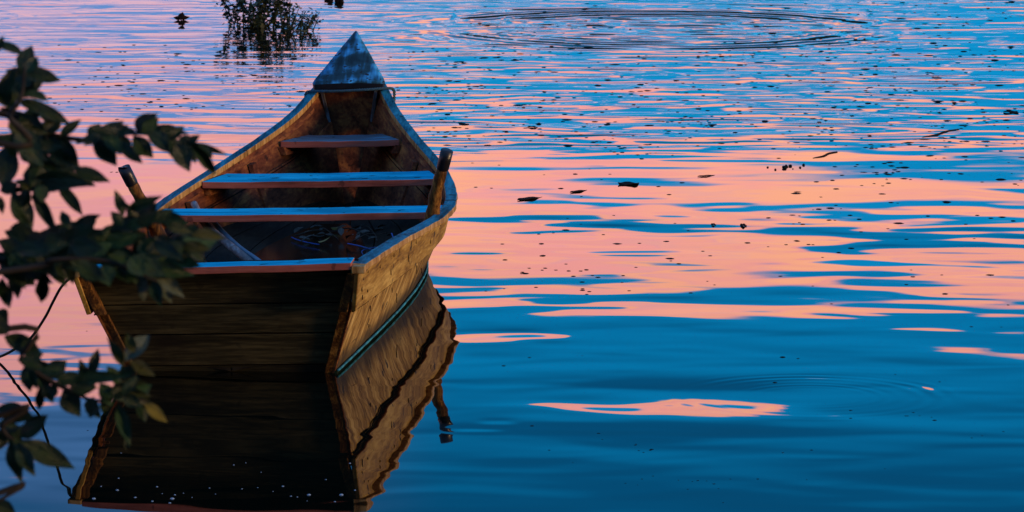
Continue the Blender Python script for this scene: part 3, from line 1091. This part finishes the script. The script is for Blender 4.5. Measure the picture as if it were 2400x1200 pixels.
def leaf_mesh(name, L, W, curl=0.15, fold=0.12, n=8, tipsharp=1.0, blunt=0.0):
    """one leaf along +y, base at the origin; unit coordinates scaled by L and W"""
    vs, fs = [], []
    for i in range(n + 1):
        f = i / n
        hw = 0.5 * W * (math.sin(math.pi * min(1.0, f ** (0.85 + blunt))) ** 0.95) * (1.04 - 0.22 * f * f)
        if i in (0,):
            hw = 0.03 * W
        if i == n:
            hw = 0.012 * W
        z = -curl * L * f * f
        rip = 0.035 * W * math.sin(f * 11)
        vs += [(-hw, f * L, z + fold * hw * 2 + rip), (0, f * L, z), (hw, f * L, z + fold * hw * 2 - rip)]
    for i in range(n):
        a = i * 3
        fs += [(a, a + 1, a + 4, a + 3), (a + 1, a + 2, a + 5, a + 4)]
    me = bpy.data.meshes.new(name)
    me.from_pydata(vs, [], fs)
    for p in me.polygons:
        p.use_smooth = True
    me.update()
    return me


def solid(o, th):
    m = o.modifiers.new('thickness', 'SOLIDIFY')
    m.thickness = th
    m.offset = 0
    return o


rl = random.Random(21)
litter = leaf_mesh('dry_leaf', 1, 0.36, 0.22, 0.25, 6)
litter2 = leaf_mesh('dry_leaf', 1, 0.46, -0.25, -0.2, 6)
litter.materials.append(M['dry_leaf'])
litter2.materials.append(M['dry_leaf2'])
spots_l = [(712, 548, 0, 45), (726, 535, 0, 60), (735, 556, 0, 10), (700, 556, 0, 100), (762, 548, 0, -60), (778, 552, 0, -30), (750, 540, 0, 20),
           (775, 534, 1, 80), (788, 540, 0, 120), (812, 545, 0, 60), (834, 552, 0, 90), (850, 545, 0, 30), (862, 560, 0, 100), (880, 537, 0, 75), (898, 538, 0, -50), (720, 560, 0, 70), (758, 558, 0, 130), (800, 552, 0, 15), (826, 540, 0, 110), (846, 536, 0, -20), (870, 550, 0, 60), (905, 552, 0, 100), (690, 546, 0, 30),
           (840, 562, 0, 5), (812, 560, 0, 140), (745, 566, 1, 95)]
for px, py, kind, ang in spots_l:
    p = BM @ bp(px, py, z=0.095)
    o = new_obj('dry_leaf', litter2 if kind else litter)
    o.location = p
    L = rl.uniform(0.055, 0.085)
    o.scale = (L * rl.uniform(0.9, 1.3), L, L)
    o.rotation_euler = (R(rl.uniform(-5, 40)), R(rl.uniform(-35, 35)), R(-ang + rl.uniform(-15, 15)))
    if kind:
        tag(o, 'yellowed dry leaf lying in the leaf litter on the boat floor', 'leaf', 'leaf litter on the boat floor')
    else:
        tag(o, 'curled grey dry leaf lying in the leaf litter on the boat floor', 'leaf', 'leaf litter on the boat floor')


for k, (x0, y0, x1, y1, wh) in enumerate((
        (690, 553, 800, 540, 'longest dark twig lying across the leaf litter on the boat floor'),
        (735, 530, 792, 560, 'dark twig slanting down through the middle of the leaf litter'),
        (800, 536, 868, 556, 'thin dark twig right of the dry leaves on the boat floor'),
        (826, 566, 905, 545, 'dark twig near the blue cords on the boat floor'),
        (858, 530, 884, 566, 'short dark twig at the right end of the leaf litter'),
        (705, 566, 760, 552, 'short pale twig at the lower left of the leaf litter'))):
    a, b = BM @ bp(x0, y0, z=0.10), BM @ bp(x1, y1, z=0.115)
    P = catmull([a, a.lerp(b, .4) + Vector((0, 0, .018)), a.lerp(b, .7) + Vector((.01, 0, .004)), b], 5)
    o = thing_tube('twig', P, [0.0042 - 0.0022 * i / (len(P) - 1) for i in range(len(P))], M['dry_leaf'] if k == 5 else M['twig'], 6)
    tag(o, wh, 'twig')


def cord(name, pix, z, r, label, mat='cord'):
    pts = [BM @ bp(px, py, z=z + dz) for px, py, dz in pix]
    o = thing_tube(name, catmull(pts, 7), r, M[mat], 6)
    return tag(o, label, 'cord')


cord('blue_cord', [(815, 571, .0), (840, 576, .02), (865, 583, .035), (884, 591, .05), (905, 603, .05)], 0.10, 0.0034,
     'bright blue cord running along the boat floor towards the right gunwale')
cord('blue_cord', [(905, 580, .05), (880, 580, .03), (860, 583, .01), (848, 589, 0), (851, 597, 0)], 0.10, 0.0024,
     'thin blue cord curled into a hook beside the bright blue cord')
cord('blue_cord', [(918, 547, .03), (922, 556, .02), (932, 562, .02), (950, 568, .03)], 0.12, 0.0032,
     'short bent end of blue cord against the right side planks')
cord('blue_cord', [(683, 556, 0), (697, 562, 0), (715, 567, 0), (740, 572, 0), (748, 573, 0)], 0.085, 0.0030,
     'pale blue cord lying below the dry leaves on the boat floor')

# rope round the bow
loop = []
for u, v, z in ((-0.228, 6.17, .690), (-0.12, 6.135, .692), (0.0, 6.13, .694), (0.12, 6.135, .698), (0.225, 6.165, .702), (0.252, 6.20, .690), (0.256, 6.21, .655), (0.246, 6.22, .61),
                (0.20, 6.28, .56), (0.0, 6.38, .54), (-0.19, 6.29, .56), (-0.24, 6.21, .62), (-0.246, 6.18, .665), (-0.232, 6.165, .692)):
    loop.append(BM @ Vector((u, v, z)))
pts = catmull(loop, 6)
o0 = pts[0].copy()
ob = rope_mesh('bow_rope', [p - o0 for p in pts], 0.0095, M['rope'], None, twist=22)
ob.location = o0
tag(ob, 'teal twisted rope tied round the bow just below the pointed cap', 'rope')

# mooring rope from the left quarter to the bank, sagging over the water
a_ = BM @ Vector((-0.632, -0.06, 0.485))
ctrl = [a_, at(144, 672, 19.1), at(124, 708, 19.2), at(105, 745, 19.3), at(72, 792, 19.5), at(35, 818, 19.65), at(0, 836, 19.8), at(-45, 847, 19.9), on_water(-110, 858, -0.06)]
pts = resample(catmull(ctrl, 6), 60)
o0 = pts[0].copy()
ob = tube('mooring_rope', [p - o0 for p in pts], 0.0062, M['rope_tan'], None, 7)
ob.location = o0
tag(ob, 'thin tan mooring rope sagging from the stern\'s left corner into the water', 'rope')

# ------------------------------------------------------------------ things floating on the water


def floating_leaf(name, px, py, lpx, wpx, ang, label, mat='floatleaf', cat='leaf'):
    """flat leaf or twig, lpx long on the water as seen, turned ang degrees in plan"""
    p = on_water(px, py, 0.0)
    sc_ = p.y / F_PX
    L, W = lpx * sc_, wpx * sc_
    me = leaf_mesh(name, L, W, 0.03, 0.05, 8)
    me.transform(Matrix.Translation((0, -L / 2, 0.004)))
    me.materials.append(M[mat])
    o = solid(new_obj(name, me), 0.003)
    o.location = p
    o.rotation_euler = (0, 0, R(ang - 90))
    return tag(o, label, cat)


floating_leaf('floating_leaf', 1242, 466, 100, 30, 54, 'long dark leaf afloat nearest the boat, lowest of three on the pink reflection')
floating_leaf('floating_leaf', 1356, 449, 76, 17, 57, 'thin dark leaf afloat in the middle of the row of three on the pink reflection')
floating_leaf('floating_leaf', 1475, 432, 66, 50, 46, 'broad black leaf afloat at the right end of the row of three')
floating_leaf('floating_leaf', 1655, 413, 58, 13, 44, 'slender dark leaf afloat right of the broad black leaf')
floating_leaf('floating_leaf', 2370, 264, 42, 36, -40, 'stubby dark leaf afloat by the right edge of the photo')
floating_leaf('floating_leaf', 1248, 299, 24, 24, 4, 'small black leaf afloat below the ruffled water, right of the bow')
floating_leaf('floating_leaf', 2195, 183, 24, 20, 8, 'small black leaf afloat alone high on the right, in a pink patch')
floating_leaf('floating_leaf', 1742, 530, 16, 40, 0, 'round black leaf afloat at the right tip of the blue patch')
floating_leaf('floating_leaf', 1672, 528, 12, 26, 0, 'tiny round black leaf afloat on the blue patch')


def twig(px0, py0, px1, py1, r, label):
    a, b = on_water(px0, py0, -0.001), on_water(px1, py1, 0.002)
    pts = catmull([a, a.lerp(b, .33) + Vector((0.01, -0.02, 0.001)), a.lerp(b, .66) + Vector((0, .03, 0.0)), b], 4)
    n = len(pts)
    o = thing_tube('floating_twig', pts, [r * (0.45 + 0.55 * math.sin(math.pi * (0.1 + 0.8 * i / (n - 1)))) for i in range(n)], M['floatleaf'], 7)
    return tag(o, label, 'twig')


twig(1906, 371, 1962, 356, 0.007, 'dark curved twig afloat at the edge of the pink reflection, lower of two')
twig(2162, 322, 2247, 303, 0.007, 'long dark twig afloat towards the right edge, upper of two')

# a little heap of debris
cl = empty('debris_clump', on_water(1838, 394, 0))
tag(cl, 'small clump of dark debris afloat on the pink reflection right of the row of leaves', 'debris')
rc = random.Random(4)
for dx, dy, r in ((0, 0, .020), (.02, .06, .012), (.045, .10, .015), (.02, .14, .008), (.05, -.05, .006), (-.06, -.1, .010), (.10, .02, .010), (.13, .16, .012), (-.10, .03, .009)):
    bmv = bmesh.new()
    r *= 0.75
    bmesh.ops.create_icosphere(bmv, subdivisions=2, radius=r)
    for v in bmv.verts:
        v.co *= 1 + rc.uniform(-.2, .2)
        v.co.z *= 0.7
        v.co += Vector((dx, dy, r * .4))
    me = bpy.data.meshes.new('debris_bit')
    bmv.to_mesh(me)
    bmv.free()
    new_obj('debris_bit', me, M['fleck'], cl)


def fleck_mesh(k):
    rr = random.Random(k)
    n = 9
    vs = [(0, 0, 0.30)]
    for ring_r, z in ((0.55, 0.24), (1.0, 0.02)):
        for j in range(n):
            a = 2 * math.pi * j / n
            q = ring_r * (1 + rr.uniform(-.22, .22))
            vs.append((math.cos(a) * q, math.sin(a) * q * 0.9, z))
    fs = [(0, 1 + j, 1 + (j + 1) % n) for j in range(n)]
    fs += [(1 + j, 1 + n + j, 1 + n + (j + 1) % n, 1 + (j + 1) % n) for j in range(n)]
    me = bpy.data.meshes.new('floating_fleck')
    me.from_pydata(vs, [], fs)
    me.materials.append(M['fleck'])
    return me


FM = [fleck_mesh(k) for k in range(8)]
rf = random.Random(77)
HULLX = [(735, 1000)]
zones = [(910, 2400, 112, 350, 760, .88), (1650, 2400, 2, 115, 150, .85), (1000, 1650, 8, 112, 60, .8), (110, 735, 104, 262, 150, .88),
         (1080, 2400, 352, 690, 150, .85), (1800, 2400, 350, 520, 45, 1.0), (1080, 2400, 690, 1180, 55, .55), (60, 700, 262, 420, 18, .6),
         (10, 240, 720, 1100, 6, .6)]
flecks = []
for x0, x1, y0, y1, n, k in zones:
    # drift in loose rafts
    rafts = [(rf.uniform(x0, x1), rf.uniform(y0, y1)) for _ in range(max(2, n // 9))]
    for _ in range(n):
        if rf.random() < 0.45:
            c = rf.choice(rafts)
            px, py = rf.gauss(c[0], 38), rf.gauss(c[1], 10)
        else:
            px, py = rf.uniform(x0, x1), rf.uniform(y0, y1)
        if px < x0 or px > x1 or py < y0 or py > y1:
            continue
        if 690 < px < 1110 and py > 215 and px < 940 + (py - 215) * 0.6:
            continue
        if px < 700 and py > 262 and px > 360:
            continue
        s = k * min(2.2, max(0.45, rf.lognormvariate(0, 0.38)))
        flecks.append((0.0165 * s * min(1.12, 0.55 + py * -0.0004 + 0.45), px, py))
flecks.sort(reverse=True)
for s, px, py in flecks[:300]:
    o = bpy.data.objects.new('floating_fleck', rf.choice(FM))
    COL.objects.link(o)
    o.location = on_water(px, py, 0.0)
    o.scale = (s * rf.uniform(.8, 1.5), s * rf.uniform(.8, 1.7), s * rf.uniform(0.4, 0.9))
    o.rotation_euler = (0, 0, rf.uniform(0, 6.28))
    tag(o, 'tiny dark fleck of plant matter afloat on the open water', 'fleck', 'dark flecks adrift on the water')
vs, fs = [], []
for s, px, py in flecks[300:]:
    me = rf.choice(FM)
    p = on_water(px, py, 0.0)
    k = len(vs)
    vs += [(p.x + v.co.x * s * 1.1, p.y + v.co.y * s * 1.3, v.co.z * s * .8) for v in me.vertices]
    fs += [tuple(i + k for i in q.vertices) for q in me.polygons]
tag(mesh('floating_flecks', vs, fs, M['fleck'], fix=False), 'scatter of the smallest dark specks drifting on the water', 'fleck', None, 'stuff')

# foam bubbles in the dark reflection of the stern
bub = [(220, 1169, 9), (275, 1149, 7), (237, 1140, 4), (278, 1121, 4), (317, 1166, 6), (368, 1141, 5), (357, 1175, 6), (404, 1169, 10), (410, 1160, 5), (398, 1179, 6), (491, 1144, 4), (567, 1146, 4),
       (604, 1143, 3), (663, 1140, 6), (682, 1163, 5), (697, 1165, 4), (724, 1160, 9), (800, 1160, 10), (764, 1124, 4), (785, 1176, 5), (820, 1086, 5), (832, 1149, 5), (548, 1090, 4), (576, 1085, 3),
       (612, 1107, 3), (284, 1062, 3), (430, 1156, 3), (450, 1166, 3), (380, 1157, 3), (640, 1152, 3), (663, 860, 3), (720, 1174, 3), (505, 1158, 3)]
bmv = bmesh.new()
bmesh.ops.create_uvsphere(bmv, u_segments=12, v_segments=8, radius=1.0)
bmesh.ops.delete(bmv, geom=[v for v in bmv.verts if v.co.z < -0.15], context='VERTS')
bme = bpy.data.meshes.new('foam_bubble')
bmv.to_mesh(bme)
bmv.free()
for p in bme.polygons:
    p.use_smooth = True
bme.materials.append(M['foam'])
for px, py, w_ in bub:
    p = on_water(px, py, 0.0)
    o = new_obj('foam_bubble', bme)
    o.location = p
    s = w_ * 0.5 * p.y / F_PX
    o.scale = (s, s, s * 0.55)
    tag(o, 'tiny pale foam bubble afloat on the dark reflection of the stern', 'bubble', 'foam bubbles by the stern')

# ------------------------------------------------------------------ plants standing in the water, far side


def plant_clump(name, px, py, width, height, nst, nleaf, ls, label, seed, cat='water plant', lean=0.0):
    rp = random.Random(seed)
    root = empty(name, on_water(px, py, 0.0))
    tag(root, label, cat)
    vs, fs, lv, lf, lm = [], [], [], [], []
    stems = []
    for i in range(nst):
        a, q = rp.uniform(0, 6.28), math.sqrt(rp.random())
        b = Vector((math.cos(a) * q * width * 0.5, math.sin(a) * q * width * 0.45, -0.03))
        h = height * rp.uniform(0.55, 1.0)
        tip = b + Vector((rp.gauss(0, 0.30) * h + lean * h, rp.gauss(0, 0.2) * h, h))
        mid = b.lerp(tip, 0.5) + Vector((rp.gauss(0, .04) * h, rp.gauss(0, .04) * h, 0))
        pts = catmull([b, mid, tip], 4)
        stems.append(pts)
        v, f = tube_data(pts, [0.006 * (1 - 0.6 * k / (len(pts) - 1)) for k in range(len(pts))], 5)
        k = len(vs)
        vs += v
        fs += [tuple(i_ + k for i_ in g) for g in f]
    mesh('stems', vs, fs, M['plant'], root, fix=False)
    for i in range(nleaf):
        pts = rp.choice(stems)
        f = rp.uniform(0.02, 1.0)
        j = min(len(pts) - 2, int(f * (len(pts) - 1)))
        p = pts[j].lerp(pts[j + 1], rp.random()) + Vector((rp.gauss(0, .03), rp.gauss(0, .03), rp.gauss(0, .02)))
        d = Vector((rp.gauss(0, 1), rp.gauss(0, 1), rp.uniform(-0.5, 1.0))).normalized()
        s = ls * rp.uniform(0.6, 1.4)
        side = d.cross(Vector((rp.gauss(0, .4), rp.gauss(0, .4), 1))).normalized() * s * 0.27
        k = len(lv)
        lv += [p, p + d * s * .5 + side, p + d * s, p + d * s * .5 - side]
        lf += [(k, k + 1, k + 2, k + 3)]
        lm.append(1 if rp.random() < 0.38 else 0)
    fo = mesh('foliage', lv, lf, [M['plant'], M['plant_l']], root, fix=False)
    for p, m_ in zip(fo.data.polygons, lm):
        p.material_index = m_
    fo['kind'] = 'stuff'
    return root


plant_clump('marsh_shrub', 606, 60, 0.56, 0.42, 26, 1500, 0.052, 'dark leafy marsh shrub standing in the water beyond the bow, cut by the top edge', 11)
plant_clump('marsh_shrub', 690, 74, 0.30, 0.26, 14, 520, 0.036, 'low olive marsh plant at the right foot of the dark leafy shrub', 12, lean=0.55)
plant_clump('water_sprig', 713, 72, 0.05, 0.12, 4, 14, 0.03, 'thin upright sprig standing in the water right of the marsh plants', 13)


def leaf_clump(name, px, py, parts, label):
    root = empty(name, on_water(px, py, 0.0))
    tag(root, label, 'water plant')
    for dx, dz, L, W, ang, dy in parts:
        me = leaf_mesh('leaf', L, W, 0.10, 0.3, 7)
        me.materials.append(M['floatleaf'])
        o = solid(new_obj('leaf', me, None, root), 0.004)
        o.location = (dx, dy, dz)
        o.rotation_euler = (R(80), R(0), R(0))
        o.rotation_mode = 'XYZ'
        o.matrix_local = Matrix.Translation((dx, dy, dz)) @ Matrix.Rotation(R(ang), 4, 'Y') @ Matrix.Rotation(R(78), 4, 'X')
    return root


leaf_clump('floating_plant', 424, 47, [(0, .0, .072, .062, 12, 0), (-.01, .014, .088, .034, 83, .01), (.01, .014, .080, .034, -84, -.01), (.012, .0, .045, .04, 30, .02)],
           'small black floating plant with three leaves, alone left of the marsh shrub')
leaf_clump('floating_plant', 772, 2, [(0, -.01, .06, .06, 20, 0), (0, -.01, .06, .05, -60, 0)],
           'dark plant tip at the top edge above the bow, left one of a pair')
leaf_clump('floating_plant', 795, 6, [(0, -.01, .07, .07, 10, 0), (0, -.01, .05, .05, 70, 0), (0, 0, .06, .05, -50, 0)],
           'dark plant tip at the top edge above the bow, right one of a pair')

# ------------------------------------------------------------------ the tree on the bank whose boughs hang into the picture
TY = 6.6
tree = empty('riverside_tree', (-2.35, 6.3, bank_h(-2.35, 6.3)))
tag(tree, 'dark leafy boughs of a riverside tree hanging in from the left edge, out of focus', 'tree')
TO = Vector(tree.location)
tr = [Vector((0, 0, -0.1)), Vector((.05, .05, .7)), Vector((-.05, .12, 1.5)), Vector((.02, .1, 2.4)), Vector((-.1, 0, 3.4))]
pts = catmull(tr, 6)
tube('trunk', pts, [0.12 - 0.075 * i / (len(pts) - 1) for i in range(len(pts))], M['bark'], tree, 14)


def bough(pix, r0, r1, start):
    """pix: list of (x, y, depth); start: height on the trunk it springs from"""
    w_ = [at(*p) for p in pix]
    i = min(len(pts_trunk) - 1, int(start / 3.5 * (len(pts_trunk) - 1)))
    root = pts_trunk[i] + TO
    first = w_[0]
    lead = [root, root.lerp(first, 0.5) + Vector((0, 0, 0.06))]
    P = catmull([p - TO for p in lead + w_], 6)
    n = len(P)
    return tube('branch', P, [(r0 + (0.0052 - r0) * k / 12) if k < 12 else 0.0052 + (r1 * 0.7 - 0.0052) * (k - 12) / max(1, n - 13) for k in range(n)], M['bark'], tree, 8)


pts_trunk = pts
D = TY
brA = bough([(-25, 262, D), (42, 284, D), (108, 312, D + .02), (196, 328, D + .03), (262, 318, D + .04), (327, 312, D + .05), (397, 326, D + .06), (457, 340, D + .07)], 0.020, 0.0025, 1.75)
brA2 = bough([(-40, 330, D - .1), (20, 268, D - .1), (48, 232, D - .1), (56, 180, D - .09), (60, 150, D - .08)], 0.014, 0.002, 1.9)
brA3 = bough([(-30, 322, D + .1), (40, 325, D + .12), (95, 360, D + .14), (108, 425, D + .14), (60, 450, D + .12)], 0.014, 0.003, 1.6)
brB = bough([(-30, 612, D), (70, 592, D), (160, 596, D + .03), (250, 580, D + .05), (330, 560, D + .05), (410, 560, D + .05)], 0.022, 0.003, 1.2)
brB2 = bough([(-30, 600, D + .1), (100, 575, D + .1), (200, 560, D + .12), (270, 530, D + .12), (330, 500, D + .14)], 0.014, 0.002, 1.3)
brB3 = bough([(-20, 640, D - .1), (120, 610, D - .1), (250, 612, D - .1), (320, 640, D - .1), (370, 660, D - .1)], 0.012, 0.002, 1.1)
brC = bough([(-20, 775, D), (48, 842, D), (96, 880, D), (144, 906, D), (181, 922, D), (213, 938, D + .02), (250, 938, D + .03), (300, 925, D + .03), (350, 945, D + .03)], 0.012, 0.002, 0.75)
brD = bough([(-30, 985, D - .05), (0, 1002, D - .05), (18, 1022, D - .05), (34, 1030, D - .05)], 0.010, 0.003, 0.35)
brE = bough([(-40, 1170, D - .05), (-10, 1180, D - .05)], 0.008, 0.003, 0.2)

LM = {}


def leaf_variant(k, m):
    key = (k, m)
    if key not in LM:
        prm = [(0.10, 0.10, 0.0), (0.22, 0.16, 0.1), (-0.12, 0.08, 0.05), (0.16, 0.22, -0.05)][k]
        me = leaf_mesh('leaf', 1.0, 1.0, prm[0], prm[1], 8, blunt=prm[2])
        me.materials.append(LEAF[m])
        LM[key] = me
    return LM[key]


rv = random.Random(5)


def put_leaf(br, x0, y0, x1, y1, wpx, mat=None, depth=None, tilt=None):
    dep = (D if depth is None else depth) + rv.uniform(-0.05, 0.05)
    a = at(x0, y0, dep)
    b = at(x1, y1, dep + (rv.uniform(-0.5, 0.5) * math.hypot(x1 - x0, y1 - y0) * dep / F_PX if tilt is None else tilt))
    y = b - a
    L = y.length
    yv = y.normalized()
    nrm = Vector((rv.uniform(-.4, .4), -1, rv.uniform(0.0, 0.7)))
    xv = yv.cross(nrm).normalized()
    zv = xv.cross(yv).normalized()
    W = wpx * dep / F_PX
    if mat is None:
        mat = rv.choices((0, 1, 2), (6, 3, 0.7))[0]
    o = bpy.data.objects.new('leaf', leaf_variant(rv.randrange(4), mat))
    COL.objects.link(o)
    o.parent = br
    Mx = Matrix((xv, yv, zv)).transposed().to_4x4()
    Mx.translation = a - TO
    # real leaves keep their width however the blade is turned
    o.matrix_local = Mx @ Matrix.Diagonal((W * 1.24, L * 1.10, L, 1))
    return o


def c7(v):
    return (v[0] / 2.143, v[1] / 2.143 + 60)


def c8(v):
    return (v[0] / 1.876, v[1] / 1.876 + 560)


def leaves(br, conv, k, items):
    for it in items:
        x0, y0 = conv(it[0:2])
        x1, y1 = conv(it[2:4])
        put_leaf(br, x0, y0, x1, y1, it[4] / k, it[5] if len(it) > 5 else None)


leaves(brA2, c7, 2.143, [
    (-10, 95, 112, 132, 48, 0), (110, 245, 150, 105, 78, 0), (140, 240, 290, 268, 62, 0), (25, 375, 60, 222, 72, 0), (60, 300, 172, 262, 62, 0), (115, 345, 245, 362, 46, 0),
    (60, 270, 140, 240, 60, 0), (10, 300, 45, 390, 60, 0), (0, 330, 40, 410, 50, 0), (120, 330, 210, 290, 50, 0), (-10, 130, 10, 60, 40, 0)])
leaves(brA, c7, 2.143, [
    (85, 375, 348, 485, 62, 0), (210, 395, 232, 482, 52, 1), (95, 440, 215, 545, 92, 0), (0, 410, 110, 470, 50, 0), (80, 520, 205, 690, 108, 0), (240, 555, 388, 705, 105, 0),
    (680, 525, 418, 565, 72, 0), (470, 555, 572, 685, 84, 0), (580, 580, 700, 685, 58, 0), (690, 540, 775, 445, 82, 0), (670, 550, 762, 660, 74, 0), (740, 550, 885, 625, 84, 0),
    (760, 548, 925, 532, 60, 0), (885, 590, 948, 720, 78, 0), (960, 590, 1085, 748, 50, 0), (960, 588, 1132, 646, 30, 0), (945, 605, 992, 552, 42, 0), (880, 600, 985, 610, 60, 0),
    (600, 560, 470, 520, 60, 0), (820, 560, 850, 500, 50, 0), (900, 560, 960, 600, 60, 0), (540, 560, 640, 510, 60, 0), (500, 545, 430, 600, 50, 0), (1000, 590, 1060, 660, 45, 0)])
leaves(brA3, c7, 2.143, [
    (40, 600, 15, 810, 108, 0), (130, 540, 232, 665, 100, 1), (195, 680, 305, 745, 92, 1), (470, 805, 55, 820, 84, 0), (370, 720, 540, 778, 58, 0), (60, 835, 158, 1008, 92, 0),
    (168, 835, 280, 1035, 54, 0), (295, 808, 408, 938, 56, 0), (0, 855, 12, 940, 32, 0), (-10, 560, 100, 575, 40, 0), (200, 760, 390, 705, 76, 0), (0, 830, 90, 800, 60, 0), (40, 650, -20, 780, 80, 0),
    (150, 700, 180, 800, 80, 0), (100, 560, 30, 620, 70, 0), (210, 700, 160, 800, 70, 0), (300, 740, 480, 800, 50, 0)])
leaves(brB2, c7, 2.143, [
    (622, 955, 584, 838, 46, 0), (650, 925, 795, 862, 50, 0), (352, 1025, 308, 932, 46, 0), (370, 1005, 505, 955, 46, 0), (130, 1125, 335, 1030, 80, 0), (-10, 1080, 112, 1132, 62, 0),
    (550, 1040, 690, 965, 70, 0), (690, 1000, 800, 935, 60, 2), (800, 965, 925, 985, 64, 1), (840, 1010, 950, 1030, 56, 2), (960, 1050, 1125, 1062, 54, 2), (890, 1090, 1010, 1070, 80, 0),
    (690, 1000, 640, 900, 50, 0), (700, 980, 790, 900, 66, 0), (620, 1000, 560, 940, 50, 0), (760, 990, 860, 930, 60, 0), (930, 1010, 1010, 1060, 60, 2), (720, 960, 690, 890, 50, 0), (640, 1010, 770, 985, 60, 1)])
# the thick middle bough: a mass of overlapping leaves
for i in range(84):
    x = rv.uniform(5, 425)
    yc = 592 - 0.05 * x + (14 if x > 300 else 0)
    y = rv.gauss(yc, 20)
    a = rv.uniform(-35, 75) if x < 250 else rv.uniform(-30, 70)
    L = rv.uniform(52, 92)
    m = rv.choices((0, 1, 2), (5, 4, 1.6))[0] if x > 230 else rv.choices((0, 1), (5, 2))[0]
    br = rv.choice((brB, brB2, brB3))
    put_leaf(br, x, y, x + L * math.cos(R(a)), y + L * math.sin(R(a)) * 0.8, rv.uniform(26, 42), m, D + rv.uniform(-.1, .12))
leaves(brB3, c8, 1.876, [
    (-5, 10, 98, 62, 50, 0), (200, 150, 180, 280, 52, 0), (60, 140, 82, 245, 56, 0), (18, 200, 42, 298, 50, 0), (80, 110, 215, 192, 50, 0), (200, 90, 282, 198, 50, 0), (638, 160, 622, 232, 62, 3),
    (680, 150, 804, 248, 52, 3), (680, 180, 702, 285, 52, 1), (628, 225, 632, 268, 32, 3), (718, 190, 748, 272, 44, 3), (500, 90, 545, 172, 52, 0), (720, 90, 880, 130, 50, 1), (640, 100, 830, 160, 56, 1),
    (560, 120, 600, 190, 46, 1), (0, 60, 60, 180, 60, 0), (-10, 90, 100, 130, 70, 0), (110, 100, 150, 180, 50, 0), (800, 40, 910, 40, 50, 2), (770, 80, 865, 105, 46, 2), (440, 100, 520, 120, 54, 0),
    (10, 170, 20, 285, 46, 0), (740, 130, 690, 200, 46, 2), (600, 100, 700, 155, 52, 0), (400, 60, 300, 110, 60, 0), (260, 70, 150, 120, 60, 0)])
leaves(brC, c8, 1.876, [
    (-20, 320, 28, 372, 70, 0), (-10, 370, 30, 415, 60, 0), (18, 428, 164, 498, 74, 0), (208, 605, 288, 542, 76, 0), (112, 555, 130, 660, 56, 0), (180, 645, 170, 755, 36, 0), (200, 635, 228, 715, 52, 0),
    (278, 665, 342, 768, 80, 0), (412, 695, 402, 776, 62, 0), (400, 605, 436, 492, 46, 0), (376, 622, 354, 538, 40, 0), (330, 640, 535, 600, 52, 1), (500, 605, 632, 632, 46, 2), (552, 535, 645, 425, 70, 3),
    (545, 565, 480, 440, 40, 2), (570, 535, 675, 598, 46, 2), (440, 670, 605, 692, 58, 1), (440, 635, 492, 725, 62, 1), (540, 655, 668, 735, 50, 2), (638, 725, 728, 798, 44, 4), (520, 725, 565, 885, 52, 1),
    (556, 870, 556, 928, 18, 3), (500, 640, 640, 690, 50, 2), (470, 560, 530, 640, 46, 1), (420, 640, 350, 650, 44, 0), (90, 530, 190, 570, 46, 0), (590, 500, 560, 420, 40, 2), (520, 600, 620, 560, 40, 1)])
leaves(brD, c8, 1.876, [
    (-15, 745, 140, 785, 76, 0), (90, 872, 214, 785, 76, 0), (80, 885, 296, 992, 82, 0), (48, 885, 88, 1060, 62, 0), (78, 895, 142, 1030, 60, 0), (-10, 815, 75, 822, 42, 0), (-10, 850, 15, 905, 34, 0),
    (60, 860, 140, 840, 50, 0), (20, 860, 100, 900, 50, 0)])
leaves(brE, c8, 1.876, [(-20, 1160, 66, 1215, 62, 0), (-30, 1200, 30, 1230, 50, 0)])

# shorter leaves filling the sprigs
for br, line, n in ((brA2, [(20, 268), (48, 232), (56, 180), (60, 150)], 9), (brA, [(20, 275), (108, 312), (150, 322)], 9), (brA, [(210, 325), (327, 312), (397, 326), (457, 340)], 15),
                    (brA3, [(10, 330), (95, 360), (108, 425), (60, 450)], 14), (brB3, [(20, 640), (120, 615), (250, 612), (370, 650)], 16),
                    (brC, [(48, 842), (144, 906), (213, 938), (300, 925), (350, 945)], 18), (brD, [(0, 1002), (18, 1022), (34, 1030)], 5)):
    P = resample([Vector((x_, y_, 0)) for x_, y_ in line], 40)
    for q in range(n):
        k = rv.randrange(39)
        d = (P[k + 1] - P[k]).normalized()
        a = math.atan2(d.y, d.x) + R(rv.choice((-1, 1)) * rv.uniform(25, 80))
        L = rv.uniform(34, 62)
        put_leaf(br, P[k].x, P[k].y, P[k].x + L * math.cos(a), P[k].y + L * math.sin(a), rv.uniform(20, 30), rv.choices((0, 1, 2), (4, 4, 0.6))[0])

# the crown above and to the left, out of the picture
rk = random.Random(9)
lv, lf = [], []
for i in range(5200):
    while True:
        p = Vector((rk.gauss(-2.9, 0.8), rk.gauss(6.0, 1.2), rk.gauss(4.6, 0.75)))
        if p.x < -0.045 * 0 - 1.15 and p.z > 2.2:
            break
    d = Vector((rk.gauss(0, 1), rk.gauss(0, 1), rk.gauss(-.3, .8))).normalized()
    s = rk.uniform(0.05, 0.085)
    sd = d.cross(Vector((rk.gauss(0, .5), rk.gauss(0, .5), 1))).normalized() * s * .2
    p -= TO
    k = len(lv)
    lv += [p, p + d * s * .45 + sd, p + d * s, p + d * s * .45 - sd]
    lf.append((k, k + 1, k + 2, k + 3))
cr = mesh('crown', lv, lf, LEAF[0], tree, fix=False)
cr['kind'] = 'stuff'
